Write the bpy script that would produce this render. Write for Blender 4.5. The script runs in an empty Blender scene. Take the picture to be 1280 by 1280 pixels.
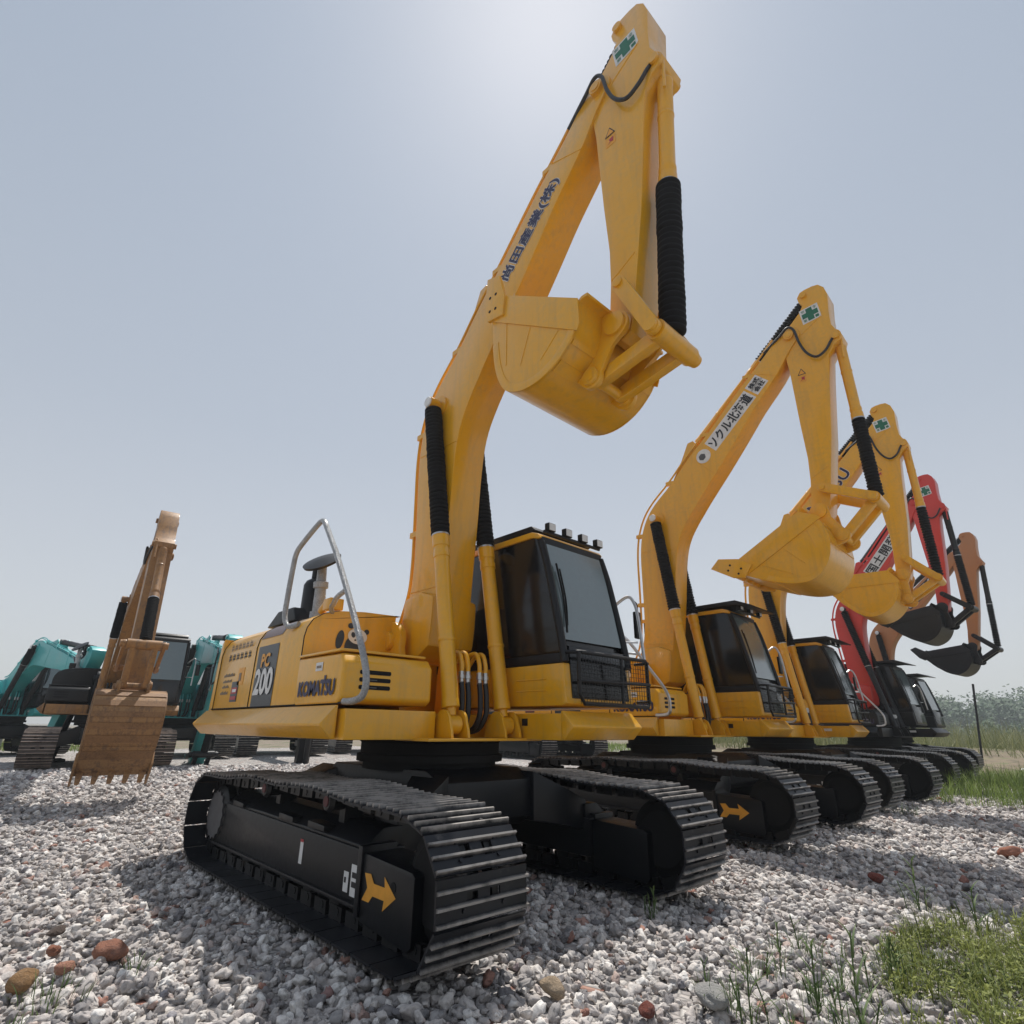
import bpy, bmesh, math, random
from math import sin, cos, pi, radians, hypot, atan2
from mathutils import Vector, Matrix, noise
random.seed(7)
scene = bpy.context.scene
COL = scene.collection

# ------------------------------------------------------------------ materials
def new_mat(name):
    m = bpy.data.materials.new(name); m.use_nodes = True
    nt = m.node_tree; nt.nodes.clear()
    out = nt.nodes.new('ShaderNodeOutputMaterial'); b = nt.nodes.new('ShaderNodeBsdfPrincipled')
    nt.links.new(b.outputs[0], out.inputs[0])
    return m, nt, b
def nd(nt, t, **k):
    n = nt.nodes.new(t)
    for a, v in k.items():
        if a in n.inputs: n.inputs[a].default_value = v
        else: setattr(n, a, v)
    return n
def ramp(nt, fac, stops):
    r = nt.nodes.new('ShaderNodeValToRGB'); e = r.color_ramp.elements
    while len(e) < len(stops): e.new(0.5)
    for i, (p, c) in enumerate(stops):
        e[i].position = p; e[i].color = (c[0], c[1], c[2], 1)
    nt.links.new(fac, r.inputs[0]); return r
def paint(name, col, rough=0.35, dirt=(0.20, 0.15, 0.10), dirt_amt=0.35, metal=0.0, coat=0.15, scale=2.2, bump=0.02, spec=0.5, streak=0.0):
    """painted steel: slight colour drift, dust blotches, fine scratches in the gloss"""
    m, nt, b = new_mat(name)
    tc = nd(nt, 'ShaderNodeTexCoord')
    n1 = nd(nt, 'ShaderNodeTexNoise', Scale=scale, Detail=8.0, Roughness=0.65)
    n2 = nd(nt, 'ShaderNodeTexNoise', Scale=scale * 9, Detail=6.0, Roughness=0.7)
    nt.links.new(tc.outputs['Object'], n1.inputs['Vector']); nt.links.new(tc.outputs['Object'], n2.inputs['Vector'])
    mul = nd(nt, 'ShaderNodeMath', operation='MULTIPLY'); nt.links.new(n1.outputs[0], mul.inputs[0]); nt.links.new(n2.outputs[0], mul.inputs[1])
    r = ramp(nt, mul.outputs[0], [(0.22, (0, 0, 0)), (0.46, (dirt_amt,) * 3)])
    mix = nd(nt, 'ShaderNodeMix', data_type='RGBA')
    c2 = [min(1, c * 0.9) for c in col]
    base = ramp(nt, n1.outputs[0], [(0.3, c2), (0.7, col)])
    nt.links.new(r.outputs[0], mix.inputs[0]); nt.links.new(base.outputs[0], mix.inputs[6]); mix.inputs[7].default_value = (*dirt, 1)
    # faint vertical runs of dust and rain marks
    mp = nd(nt, 'ShaderNodeMapping'); mp.inputs['Scale'].default_value = (9, 9, .9); nt.links.new(tc.outputs['Object'], mp.inputs['Vector'])
    n5 = nd(nt, 'ShaderNodeTexNoise', Scale=1.6, Detail=6.0, Roughness=0.6); nt.links.new(mp.outputs[0], n5.inputs['Vector'])
    r5 = ramp(nt, n5.outputs[0], [(0.50, (0, 0, 0)), (0.72, (streak,) * 3)])
    mx5 = nd(nt, 'ShaderNodeMix', data_type='RGBA'); nt.links.new(r5.outputs[0], mx5.inputs[0]); nt.links.new(mix.outputs[2], mx5.inputs[6]); mx5.inputs[7].default_value = (*[c*.55 + .03 for c in dirt], 1)
    nt.links.new(mx5.outputs[2], b.inputs['Base Color'])
    rr = nd(nt, 'ShaderNodeMapRange'); rr.inputs[3].default_value = rough - 0.08; rr.inputs[4].default_value = rough + 0.22
    nt.links.new(n2.outputs[0], rr.inputs[0]); nt.links.new(rr.outputs[0], b.inputs['Roughness'])
    b.inputs['Metallic'].default_value = metal; b.inputs['Coat Weight'].default_value = coat; b.inputs['Coat Roughness'].default_value = 0.12
    b.inputs['Specular IOR Level'].default_value = spec
    bp = nd(nt, 'ShaderNodeBump', Strength=bump * 6, Distance=0.01)
    n3 = nd(nt, 'ShaderNodeTexNoise', Scale=1.6, Detail=3.0); nt.links.new(tc.outputs['Object'], n3.inputs['Vector'])
    ad = nd(nt, 'ShaderNodeMath', operation='MULTIPLY_ADD'); ad.inputs[1].default_value = 1.5
    nt.links.new(n3.outputs[0], ad.inputs[0]); nt.links.new(n2.outputs[0], ad.inputs[2])
    nt.links.new(ad.outputs[0], bp.inputs['Height']); nt.links.new(bp.outputs[0], b.inputs['Normal'])
    return m
def flat(name, col, rough=0.5, metal=0.0, spec=0.5):
    m, nt, b = new_mat(name)
    tc = nd(nt, 'ShaderNodeTexCoord'); n1 = nd(nt, 'ShaderNodeTexNoise', Scale=14.0, Detail=5.0)
    nt.links.new(tc.outputs['Object'], n1.inputs['Vector'])
    r = ramp(nt, n1.outputs[0], [(0.3, [c * 0.82 for c in col]), (0.7, col)])
    nt.links.new(r.outputs[0], b.inputs['Base Color'])
    b.inputs['Roughness'].default_value = rough; b.inputs['Metallic'].default_value = metal; b.inputs['Specular IOR Level'].default_value = spec
    return m
MT = {}
MT['yellow'] = paint('yellow_paint', (0.80, 0.395, 0.007), 0.27, dirt=(0.50, 0.33, 0.10), dirt_amt=0.5, coat=0.4, streak=.24)
MT['yellow2'] = paint('yellow_paint_deep', (0.82, 0.40, 0.006), 0.26, dirt=(0.45, 0.28, 0.07), dirt_amt=0.5, coat=0.4, streak=.24)
MT['red'] = paint('red_paint', (0.66, 0.034, 0.020), 0.30, dirt=(0.4, 0.08, 0.06), dirt_amt=0.3)
MT['orange'] = paint('orange_paint', (0.52, 0.20, 0.06), 0.42, dirt=(0.3, 0.16, 0.08), dirt_amt=0.5)
MT['cyan'] = paint('cyan_paint', (0.05, 0.42, 0.42), 0.36, dirt=(0.18, 0.3, 0.28), dirt_amt=0.5)
MT['tan'] = paint('worn_tan_paint', (0.34, 0.165, 0.045), 0.5, dirt=(0.11, 0.06, 0.03), dirt_amt=0.85, streak=.7)
MT['rust'] = paint('rusty_worn_steel', (0.33, 0.185, 0.075), 0.62, dirt=(0.10, 0.045, 0.025), dirt_amt=1.0, coat=0, streak=.8, scale=3.5)
MT['black'] = paint('black_paint', (0.006, 0.0065, 0.008), 0.38, dirt=(0.03, 0.027, 0.024), dirt_amt=0.25, coat=0.05, spec=.35)
MT['frameblack'] = paint('glossy_black_frame_paint', (0.0055, 0.0065, 0.009), 0.34, dirt=(0.022, 0.020, 0.018), dirt_amt=0.3, coat=0.05, spec=.35)
MT['rubber'] = flat('black_rubber', (0.010, 0.010, 0.011), 0.75, spec=0.25)
MT['hose'] = flat('black_hose', (0.014, 0.014, 0.016), 0.45)
MT['glass'] = paint('dark_tinted_glass', (0.010, 0.010, 0.011), 0.07, dirt=(0.03, 0.028, 0.026), dirt_amt=0.25, coat=0, bump=0.0)
MT['shield'] = paint('sky_reflection_windscreen_glass', (0.13, 0.175, 0.185), 0.06, dirt=(0.11, 0.13, 0.13), dirt_amt=0.5, coat=0.5, bump=0.0, spec=0.9)  # pale base colour stands in for sky reflected in and seen through the glass
MT['chrome'] = flat('bare_metal', (0.55, 0.55, 0.55), 0.3, metal=0.9)
MT['white'] = flat('white_vinyl', (0.74, 0.74, 0.73), 0.45)
MT['wrap'] = paint('plastic_wrapped_tube', (0.42, 0.43, 0.44), 0.22, dirt=(0.75, 0.77, 0.78), dirt_amt=0.8, scale=9, bump=0.4, coat=0.6)
MT['navy'] = flat('navy_vinyl', (0.022, 0.018, 0.07), 0.4)
MT['ink'] = flat('black_vinyl', (0.010, 0.010, 0.014), 0.4)
MT['green'] = flat('green_vinyl', (0.012, 0.15, 0.08), 0.45)
MT['stripe'] = flat('dark_grey_decal', (0.030, 0.033, 0.040), 0.3)
MT['brownstripe'] = flat('dark_brown_decal', (0.10, 0.055, 0.05), 0.3)
MT['arrow'] = flat('orange_yellow_vinyl', (0.80, 0.36, 0.03), 0.4)
MT['redsticker'] = flat('red_vinyl', (0.45, 0.03, 0.04), 0.4)
MT['greyink'] = flat('faded_grey_vinyl', (0.22, 0.17, 0.12), 0.5)
MT['concrete'] = paint('weathered_grey_sheet', (0.36, 0.36, 0.35), 0.7, dirt=(0.13, 0.12, 0.11), dirt_amt=0.9, coat=0, scale=0.8)

# track shoes: black paint worn to bright steel on the grouser tips
def shoe_mat(name, base, worn):
    m, nt, b = new_mat(name)
    g = nd(nt, 'ShaderNodeNewGeometry'); tc = nd(nt, 'ShaderNodeTexCoord')
    n1 = nd(nt, 'ShaderNodeTexNoise', Scale=7.0, Detail=8.0, Roughness=0.7); nt.links.new(tc.outputs['Object'], n1.inputs['Vector'])
    at = nd(nt, 'ShaderNodeAttribute', attribute_name='wear')
    mu = nd(nt, 'ShaderNodeMath', operation='MULTIPLY'); nt.links.new(n1.outputs[0], mu.inputs[0]); nt.links.new(at.outputs['Fac'], mu.inputs[1])
    r = ramp(nt, mu.outputs[0], [(0.30, (0, 0, 0)), (0.62, (1, 1, 1))])
    mix = nd(nt, 'ShaderNodeMix', data_type='RGBA'); nt.links.new(r.outputs[0], mix.inputs[0])
    n2 = nd(nt, 'ShaderNodeTexNoise', Scale=2.5, Detail=6.0); nt.links.new(tc.outputs['Object'], n2.inputs['Vector'])
    br = ramp(nt, n2.outputs[0], [(0.35, base), (0.72, [c * 1.8 + 0.008 for c in base])])
    nt.links.new(br.outputs[0], mix.inputs[6]); mix.inputs[7].default_value = (*worn, 1)
    nt.links.new(mix.outputs[2], b.inputs['Base Color'])
    b.inputs['Roughness'].default_value = 0.40; b.inputs['Metallic'].default_value = 0.1; b.inputs['Specular IOR Level'].default_value = .35
    return m
MT['shoe'] = shoe_mat('track_shoe_steel', (0.008, 0.009, 0.012), (0.30, 0.28, 0.26))
MT['shoebrown'] = shoe_mat('rusty_track_shoe_steel', (0.05, 0.04, 0.035), (0.30, 0.24, 0.20))

# ------------------------------------------------------------------ mesh helpers
class MB:
    def __init__(s): s.v = []; s.f = []; s.w = []; s.cw = 0.0
    def add(s, vs, fs):
        o = len(s.v); s.v += [tuple(v) for v in vs]; s.w += [s.cw] * len(vs); s.f += [tuple(i + o for i in f) for f in fs]; return s
    def box(s, a, b, M=None):
        x0, y0, z0 = a; x1, y1, z1 = b
        vs = [Vector(c) for c in ((x0,y0,z0),(x1,y0,z0),(x1,y1,z0),(x0,y1,z0),(x0,y0,z1),(x1,y0,z1),(x1,y1,z1),(x0,y1,z1))]
        if M: vs = [M @ v for v in vs]
        return s.add(vs, [(0,3,2,1),(4,5,6,7),(0,1,5,4),(1,2,6,5),(2,3,7,6),(3,0,4,7)])
    def prism(s, pts, y0, y1, M=None):
        """pts: XZ outline (counter-clockwise seen from -Y), extruded from y0 to y1"""
        a = sum(pts[i][0] * pts[(i+1) % len(pts)][1] - pts[(i+1) % len(pts)][0] * pts[i][1] for i in range(len(pts)))
        if a < 0: pts = pts[::-1]
        n = len(pts)
        vs = [Vector((p[0], y0, p[1])) for p in pts] + [Vector((p[0], y1, p[1])) for p in pts]
        if M: vs = [M @ v for v in vs]
        fs = [tuple(range(n)), tuple(range(2*n-1, n-1, -1))] + [(i, i+n, (i+1) % n + n, (i+1) % n) for i in range(n)]
        return s.add(vs, fs)
    def prismf(s, rows):
        """rows: list of equal-length closed loops, skinned and capped"""
        n = len(rows[0]); vs = [v for r in rows for v in r]; fs = []
        for k in range(len(rows) - 1):
            for i in range(n): fs.append((k*n+i, k*n+(i+1) % n, (k+1)*n+(i+1) % n, (k+1)*n+i))
        fs.append(tuple(range(n))[::-1]); fs.append(tuple(range((len(rows)-1)*n, len(rows)*n)))
        return s.add(vs, fs)
    def cyl(s, p0, p1, r0, r1=None, seg=24, caps=True):
        r1 = r0 if r1 is None else r1
        return s.lathe(p0, p1, [(0, r0), (1, r1)], seg, caps)
    def lathe(s, p0, p1, prof, seg=24, caps=True):
        p0 = Vector(p0); p1 = Vector(p1); d = p1 - p0
        u = d.normalized(); a = u.orthogonal().normalized(); b = u.cross(a)
        vs = []; fs = []
        for t, r in prof:
            c = p0 + d * t
            for k in range(seg):
                an = 2*pi*k/seg; vs.append(c + a*(r*cos(an)) + b*(r*sin(an)))
        for j in range(len(prof)-1):
            for k in range(seg):
                fs.append((j*seg+k, j*seg+(k+1) % seg, (j+1)*seg+(k+1) % seg, (j+1)*seg+k))
        if caps:
            fs.append(tuple(range(seg))[::-1]); fs.append(tuple(range((len(prof)-1)*seg, len(prof)*seg)))
        return s.add(vs, fs)
    def tube(s, path, r, seg=10, smooth=True, closed=False):
        P = [Vector(p) for p in path]
        if smooth and len(P) > 2: P = catmull(P, 6)
        n = len(P); vs = []; fs = []; up = None
        for i, p in enumerate(P):
            d = (P[min(i+1, n-1)] - P[max(i-1, 0)]).normalized()
            if up is None: up = d.orthogonal().normalized()
            up = (up - d * up.dot(d)); up = up.normalized() if up.length > 1e-6 else d.orthogonal().normalized()
            b = d.cross(up)
            for k in range(seg):
                an = 2*pi*k/seg; vs.append(p + up*(r*cos(an)) + b*(r*sin(an)))
        for j in range(n-1):
            for k in range(seg): fs.append((j*seg+k, j*seg+(k+1) % seg, (j+1)*seg+(k+1) % seg, (j+1)*seg+k))
        fs.append(tuple(range(seg))[::-1]); fs.append(tuple(range((n-1)*seg, n*seg)))
        return s.add(vs, fs)
    def build(s, name, mat, parent=None, bevel=0.0, seg=2, M=None, ang=35, smooth=True, wear=False):
        me = bpy.data.meshes.new(name)
        vs = s.v if M is None else [tuple(M @ Vector(v)) for v in s.v]
        me.from_pydata(vs, [], s.f); me.validate()
        if wear and len(me.vertices) == len(s.w):
            at = me.attributes.new('wear', 'FLOAT', 'POINT'); at.data.foreach_set('value', s.w)
        if bevel > 0:
            bm = bmesh.new(); bm.from_mesh(me)
            bmesh.ops.remove_doubles(bm, verts=bm.verts, dist=1e-5)
            es = [e for e in bm.edges if len(e.link_faces) == 2 and e.calc_face_angle(0) > radians(28)]
            bmesh.ops.bevel(bm, geom=es, offset=bevel, segments=seg, profile=0.6, affect='EDGES', clamp_overlap=True)
            bmesh.ops.recalc_face_normals(bm, faces=bm.faces)
            bm.to_mesh(me); bm.free()
        if smooth:
            me.shade_smooth(); me.set_sharp_from_angle(angle=radians(ang))
        me.materials.append(mat)
        o = bpy.data.objects.new(name, me); COL.objects.link(o)
        if parent: o.parent = parent
        return o
def catmull(P, k):
    out = []; n = len(P)
    for i in range(n-1):
        a = P[max(i-1, 0)]; b = P[i]; c = P[i+1]; d = P[min(i+2, n-1)]
        for j in range(k):
            t = j/k
            out.append(0.5*((2*b) + (c-a)*t + (2*a-5*b+4*c-d)*t*t + (3*b-a-3*c+d)*t*t*t))
    out.append(P[-1]); return out
def arc(cx, cz, r, a0, a1, n=8):
    return [(cx + r*cos(radians(a0+(a1-a0)*i/n)), cz + r*sin(radians(a0+(a1-a0)*i/n))) for i in range(n+1)]
def smoothp(pts, k=4):
    P = catmull([Vector((p[0], p[1], 0)) for p in pts], k); return [(p.x, p.y) for p in P]
def thing(name, label, cat, loc=(0,0,0), rz=0, group=None):
    o = bpy.data.objects.new(name, None); COL.objects.link(o); o.empty_display_size = 0.3
    o.location = loc; o.rotation_euler = (0, 0, rz); o['label'] = label; o['category'] = cat
    if group: o['group'] = group
    return o
def tag(o, label, cat, group=None):
    o['label'] = label; o['category'] = cat
    if group: o['group'] = group
    return o

# ------------------------------------------------------------------ lettering
_tcache = {}
def text_geo(s):
    if s in _tcache: return _tcache[s]
    cu = bpy.data.curves.new('lettering', 'FONT'); cu.body = s; cu.size = 1.0; cu.resolution_u = 3; cu.offset = 0.012
    ob = bpy.data.objects.new('lettering', cu); COL.objects.link(ob)
    bpy.context.view_layer.update()
    dg = bpy.context.evaluated_depsgraph_get(); me = bpy.data.meshes.new_from_object(ob.evaluated_get(dg))
    vs = [v.co.copy() for v in me.vertices]; fs = [tuple(p.vertices) for p in me.polygons]
    bpy.data.objects.remove(ob); bpy.data.curves.remove(cu); bpy.data.meshes.remove(me)
    if not vs: vs = [Vector((0,0,0))]
    x0 = min(v.x for v in vs); x1 = max(v.x for v in vs); y0 = min(v.y for v in vs); y1 = max(v.y for v in vs)
    _tcache[s] = (vs, fs, x0, x1, y0, y1); return _tcache[s]
def lettering(s, origin, u, v, width, height, mat, parent, name='lettering', M=None, lift=0.004, bold=0, shear=0.0):
    """lay text s in the rectangle with corner origin, width along u and height along v"""
    vs, fs, x0, x1, y0, y1 = text_geo(s)
    u = Vector(u).normalized(); v = Vector(v).normalized(); n = u.cross(v); o = Vector(origin)
    mb = MB()
    offs = [(0, 0)] if not bold else [(0, 0), (bold, 0), (-bold, 0), (0, bold), (0, -bold)]
    for k, (dx, dy) in enumerate(offs):
        P = [o + u*((p.x-x0)/max(x1-x0, 1e-6)*width + dx + shear*(p.y-y0)) + v*((p.y-y0)/max(y1-y0, 1e-6)*height + dy) + n*(lift + k*0.0004) for p in vs]
        mb.add(P, fs)
    return mb.build(name, mat, parent, M=M, smooth=False)
def plate(corner, u, v, w, h, mat, parent, name='sticker', lift=0.003, M=None, t=0.0015):
    u = Vector(u).normalized(); v = Vector(v).normalized(); n = u.cross(v); o = Vector(corner) + n*lift
    P = [o, o+u*w, o+u*w+v*h, o+v*h]; mb = MB(); mb.add(P + [p - n*t for p in P], [(0,1,2,3),(7,6,5,4),(0,4,5,1),(1,5,6,2),(2,6,7,3),(3,7,4,0)])
    return mb.build(name, mat, parent, M=M, smooth=False)
def poly_sticker(pts, corner, u, v, mat, parent, name='sticker', lift=0.004, M=None):
    u = Vector(u).normalized(); v = Vector(v).normalized(); n = u.cross(v); o = Vector(corner) + n*lift
    mb = MB(); mb.add([o + u*p[0] + v*p[1] for p in pts], [tuple(range(len(pts)))])
    return mb.build(name, mat, parent, M=M, smooth=False)
HAZE = 0.0016; DUST = 1.2; SAT = 0.75; SKY = 0.092; SUN = 3.6; VEIL = 0.75; EXPO = 0.36
# ------------------------------------------------------------------ excavator
FT = Vector((.03, 0, 1.95)); TIP = Vector((2.71, 0, 7.16)); APN = Vector((2.76, 0, 4.19))
K1 = Vector((2.85, 0, 4.52)); B1 = Vector((2.50, 0, 3.82)); K2 = Vector((3.11, 0, 3.94))
BCYL = Vector((3.33, 0, 6.87)); CYLT = Vector((.31, 0, 4.54)); CYLB = Vector((.93, 0, 1.20))
ACB = Vector((.93, 0, 5.76)); ACT = Vector((2.99, 0, 7.80))
def ry(a):      # rotation in the XZ plane, counter-clockwise seen from the right-hand side
    return Matrix.Rotation(-a, 4, 'Y')
def about(p, a): return Matrix.Translation(p) @ ry(a) @ Matrix.Translation(-Vector(p))

def bellows(mb, p0, p1, r, ribs, amp=0.014, seg=22, droop=0.0):
    prof = []
    for i in range(ribs):
        j = random.uniform(-.003, .003) if droop else 0
        prof += [((i+.05)/ribs, r-amp+j), ((i+.35)/ribs, r+j), ((i+.65)/ribs, r+j), ((i+.95)/ribs, r-amp+j)]
    mb.lathe(p0, p1, [(0, r-amp*1.6)] + prof + [(1, r-amp*1.6)], seg)

def ram(root, name, p0, p1, barrel, r, mb_mat, M=None, boot=True, rod_r=None, pipes=False, ribs=30, bmat='rubber', bootr=1.32):
    """hydraulic cylinder: barrel + rod (or rubber boot over the rod), eyes at both ends"""
    p0 = Vector(p0); p1 = Vector(p1); L = (p1-p0).length; u = (p1-p0)/L; f = barrel/L
    mb = MB()
    mb.lathe(p0+u*.07, p0+u*barrel, [(0, r*.62), (.035, r*.62), (.04, r*1.06), (.075, r*1.06), (.08, r), (.86, r), (.863, r*1.09), (.895, r*1.09), (.90, r*1.03), (.925, r*1.03), (.93, r*1.14), (1, r*1.17)], 28)
    for q in (p0,): mb.cyl(q+Vector((0,-.055,0)), q+Vector((0,.055,0)), r*1.05)
    mb.lathe(p0+u*barrel*.40, p0+u*(barrel*.40+.035), [(0, r*1.03), (0.2, r*1.08), (.8, r*1.08), (1, r*1.03)], 28)
    b = mb.build(name, mb_mat, root, M=M, ang=40)
    rod = MB(); rr = rod_r or r*.55
    if boot:
        bellows(rod, p0+u*(barrel+.005), p1-u*.08, r*bootr, ribs, amp=r*.30, droop=.3)
        rod.build('bellows', MT[bmat], b, M=M, ang=60)
        e = MB(); e.cyl(p1+Vector((0,-.055,0)), p1+Vector((0,.055,0)), r*.95); e.cyl(p1-u*.1, p1, rr)
        e.build('rod_end', mb_mat, b, M=M)
        e = MB(); e.lathe(p0+u*(barrel-.004), p0+u*(barrel+.012), [(0, r*1.2), (1, r*1.2)], 28); e.build('boot_clamp', MT['chrome'], b, M=M)
    else:
        rod.cyl(p0+u*barrel, p1, rr); rod.build('piston_rod', MT['chrome'], b, M=M)
        e = MB(); e.cyl(p1+Vector((0,-.055,0)), p1+Vector((0,.055,0)), r*.95); e.build('rod_end', mb_mat, b, M=M)
    return b

BOOM_BACK = [(-.13,2.02),(-.10,2.22),(-.01,2.45),(.02,2.75),(.01,3.1),(-.01,3.5),(-.03,3.95),(.0,4.3),(.1,4.6),(.27,4.84),(.6,5.16),(.95,5.56),(1.27,5.88),(1.79,6.44),(2.05,6.70),(2.30,6.95),(2.50,7.17),(2.60,7.26)]
BOOM_FRONT = [(2.84,7.10),(2.78,7.02),(2.66,6.86),(2.47,6.56),(2.12,6.14),(1.84,5.75),(1.5,5.29),(1.15,4.84),(.99,4.62),(.85,4.42),(.73,4.2),(.66,3.95),(.62,3.6),(.595,3.2),(.56,2.8),(.53,2.42),(.50,2.05),(.40,1.85),(.22,1.76),(.05,1.77)]
ARM_OUT = [(3.13,7.905),(3.22,7.89),(3.29,7.80),(3.325,7.64),(3.30,7.35),(3.30,7.10),(3.36,6.95),(3.41,6.87),(3.38,6.79),(3.28,6.73),(3.20,6.60),(3.15,6.2),(3.05,5.28),(2.96,4.70),(2.885,4.24),(2.85,4.12),(2.76,4.08),(2.67,4.12),(2.645,4.22),(2.69,4.7),(2.70,5.05),(2.67,5.6),(2.635,6.55),(2.59,7.0),(2.60,7.2),(2.68,7.30),(2.90,7.52),(2.955,7.62),(2.91,7.72),(2.90,7.80),(2.95,7.88),(3.03,7.90)]
BKT_SHELL = [(1.60,5.06),(1.605,4.75),(1.62,4.45),(1.655,4.20),(1.71,4.03),(1.79,3.90),(1.90,3.83),(2.05,3.79),(2.22,3.80),(2.38,3.86),(2.50,3.95),(2.585,4.05),(2.62,4.18),(2.64,4.32),(2.72,4.33)]

def offset_line(pts, d):
    out = []
    for i, p in enumerate(pts):
        a = Vector(pts[max(i-1, 0)]); b = Vector(pts[min(i+1, len(pts)-1)]); t = (b-a).normalized(); n = Vector((-t.y, t.x))
        out.append((p[0]+n.x*d, p[1]+n.y*d))
    return out

def track_path(xf, xr, R, ztop):
    pts = []
    cz = R
    n = 40
    seg = []
    seg += [(xr + (xf-xr)*i/60, 0.0) for i in range(60)]
    seg += [(xf + R*sin(radians(a)), cz - R*cos(radians(a))) for a in range(0, 180, 4)]
    L = xf - xr
    for i in range(61):
        t = i/60; x = xf - L*t
        bump = 0.055*sin(pi*min(1, t*1.02))**.8 - 0.022*(.5-.5*cos(2*pi*3*t))*(1 if .05 < t < .95 else 0)
        seg.append((x, 2*R + max(0, bump)))
    seg += [(xr - R*sin(radians(a)), cz + R*cos(radians(a))) for a in range(4, 180, 4)]
    P = [Vector((p[0], 0, p[1])) for p in seg]; return P

def make_track(root, y0, y1, M, xf=1.985, xr=-1.46, R=.378, mat='shoe', detail=True):
    P = track_path(xf, xr, R-.028, 0)
    for p in P: p.z += .028
    P.append(P[0]); acc = [0]
    for i in range(1, len(P)): acc.append(acc[-1] + (P[i]-P[i-1]).length)
    tot = acc[-1]; N = round(tot/.218); pitch = tot/N
    def at(s):
        s %= tot; lo = 0; hi = len(acc)-1
        while hi-lo > 1:
            m = (lo+hi)//2
            if acc[m] <= s: lo = m
            else: hi = m
        t = (s-acc[lo])/max(acc[hi]-acc[lo], 1e-6); return P[lo].lerp(P[hi], t)
    mb = MB(); links = MB()
    for k in range(N):
        a = at(k*pitch+.004); b = at((k+1)*pitch-.006); d = (b-a); L = d.length; ux = d/L; c = (a+b)/2
        nz = Vector((ux.z, 0, -ux.x))            # outward normal (path runs forward along the ground)
        X = Matrix(((ux.x, 0, nz.x, c.x), (ux.y, 1, nz.y, 0), (ux.z, 0, nz.z, c.z), (0, 0, 0, 1)))
        h = L/2 - .001
        mb.cw = .50
        # plate with two oil-hole cut-outs, bent lip, grousers
        if detail:
            yc = (y0+y1)/2; g = .035
            mb.box((-h, y0, -.006), (h, yc-.075-g, .006), X); mb.box((-h, yc+.075+g, -.006), (h, y1, .006), X)
            mb.box((-h, yc-.075+g, -.006), (h, yc+.075-g, .006), X)
            hh = .028 + .008*(k % 2)
            for yy in (yc-.075, yc+.075):
                mb.box((-h, yy-g, -.006), (-hh, yy+g, .006), X); mb.box((hh, yy-g, -.006), (h, yy+g, .006), X)
            for yy in (yc-.13, yc+.13):
                for xx in (-.045, .045): mb.cyl(X @ Vector((xx, yy, .005)), X @ Vector((xx, yy, .016)), .011, seg=6)
        else: mb.box((-h, y0, -.006), (h, y1, .006), X)
        for xg in (-L*.42, -L*.09, L*.24):
            mb.cw = .72
            A = [(xg-.012, .004), (xg-.0055, .028), (xg+.0055, .028), (xg+.012, .004)]
            vs = [X @ Vector((p[0], y0, p[1])) for p in A] + [X @ Vector((p[0], y1, p[1])) for p in A]
            o = len(mb.v); mb.v += [tuple(v) for v in vs]; mb.w += [.5, 1.2, 1.2, .5]*2
            mb.f += [(o, o+1, o+2, o+3), (o+7, o+6, o+5, o+4), (o, o+4, o+5, o+1), (o+1, o+5, o+6, o+2), (o+2, o+6, o+7, o+3)]
        yc = (y0+y1)/2
        for yy in (yc-.085, yc+.085):
            links.box((-h*1.05, yy-.02, -.085), (h*.55, yy+.02, -.006), X)
        links.cyl(X @ Vector((0, yc-.11, -.055)), X @ Vector((0, yc+.11, -.055)), .024, seg=8)
    t = mb.build('crawler_track', MT[mat], root, M=M, ang=30, wear=True)
    links.build('chain_links', MT['black'], t, M=M)
    return t

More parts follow.
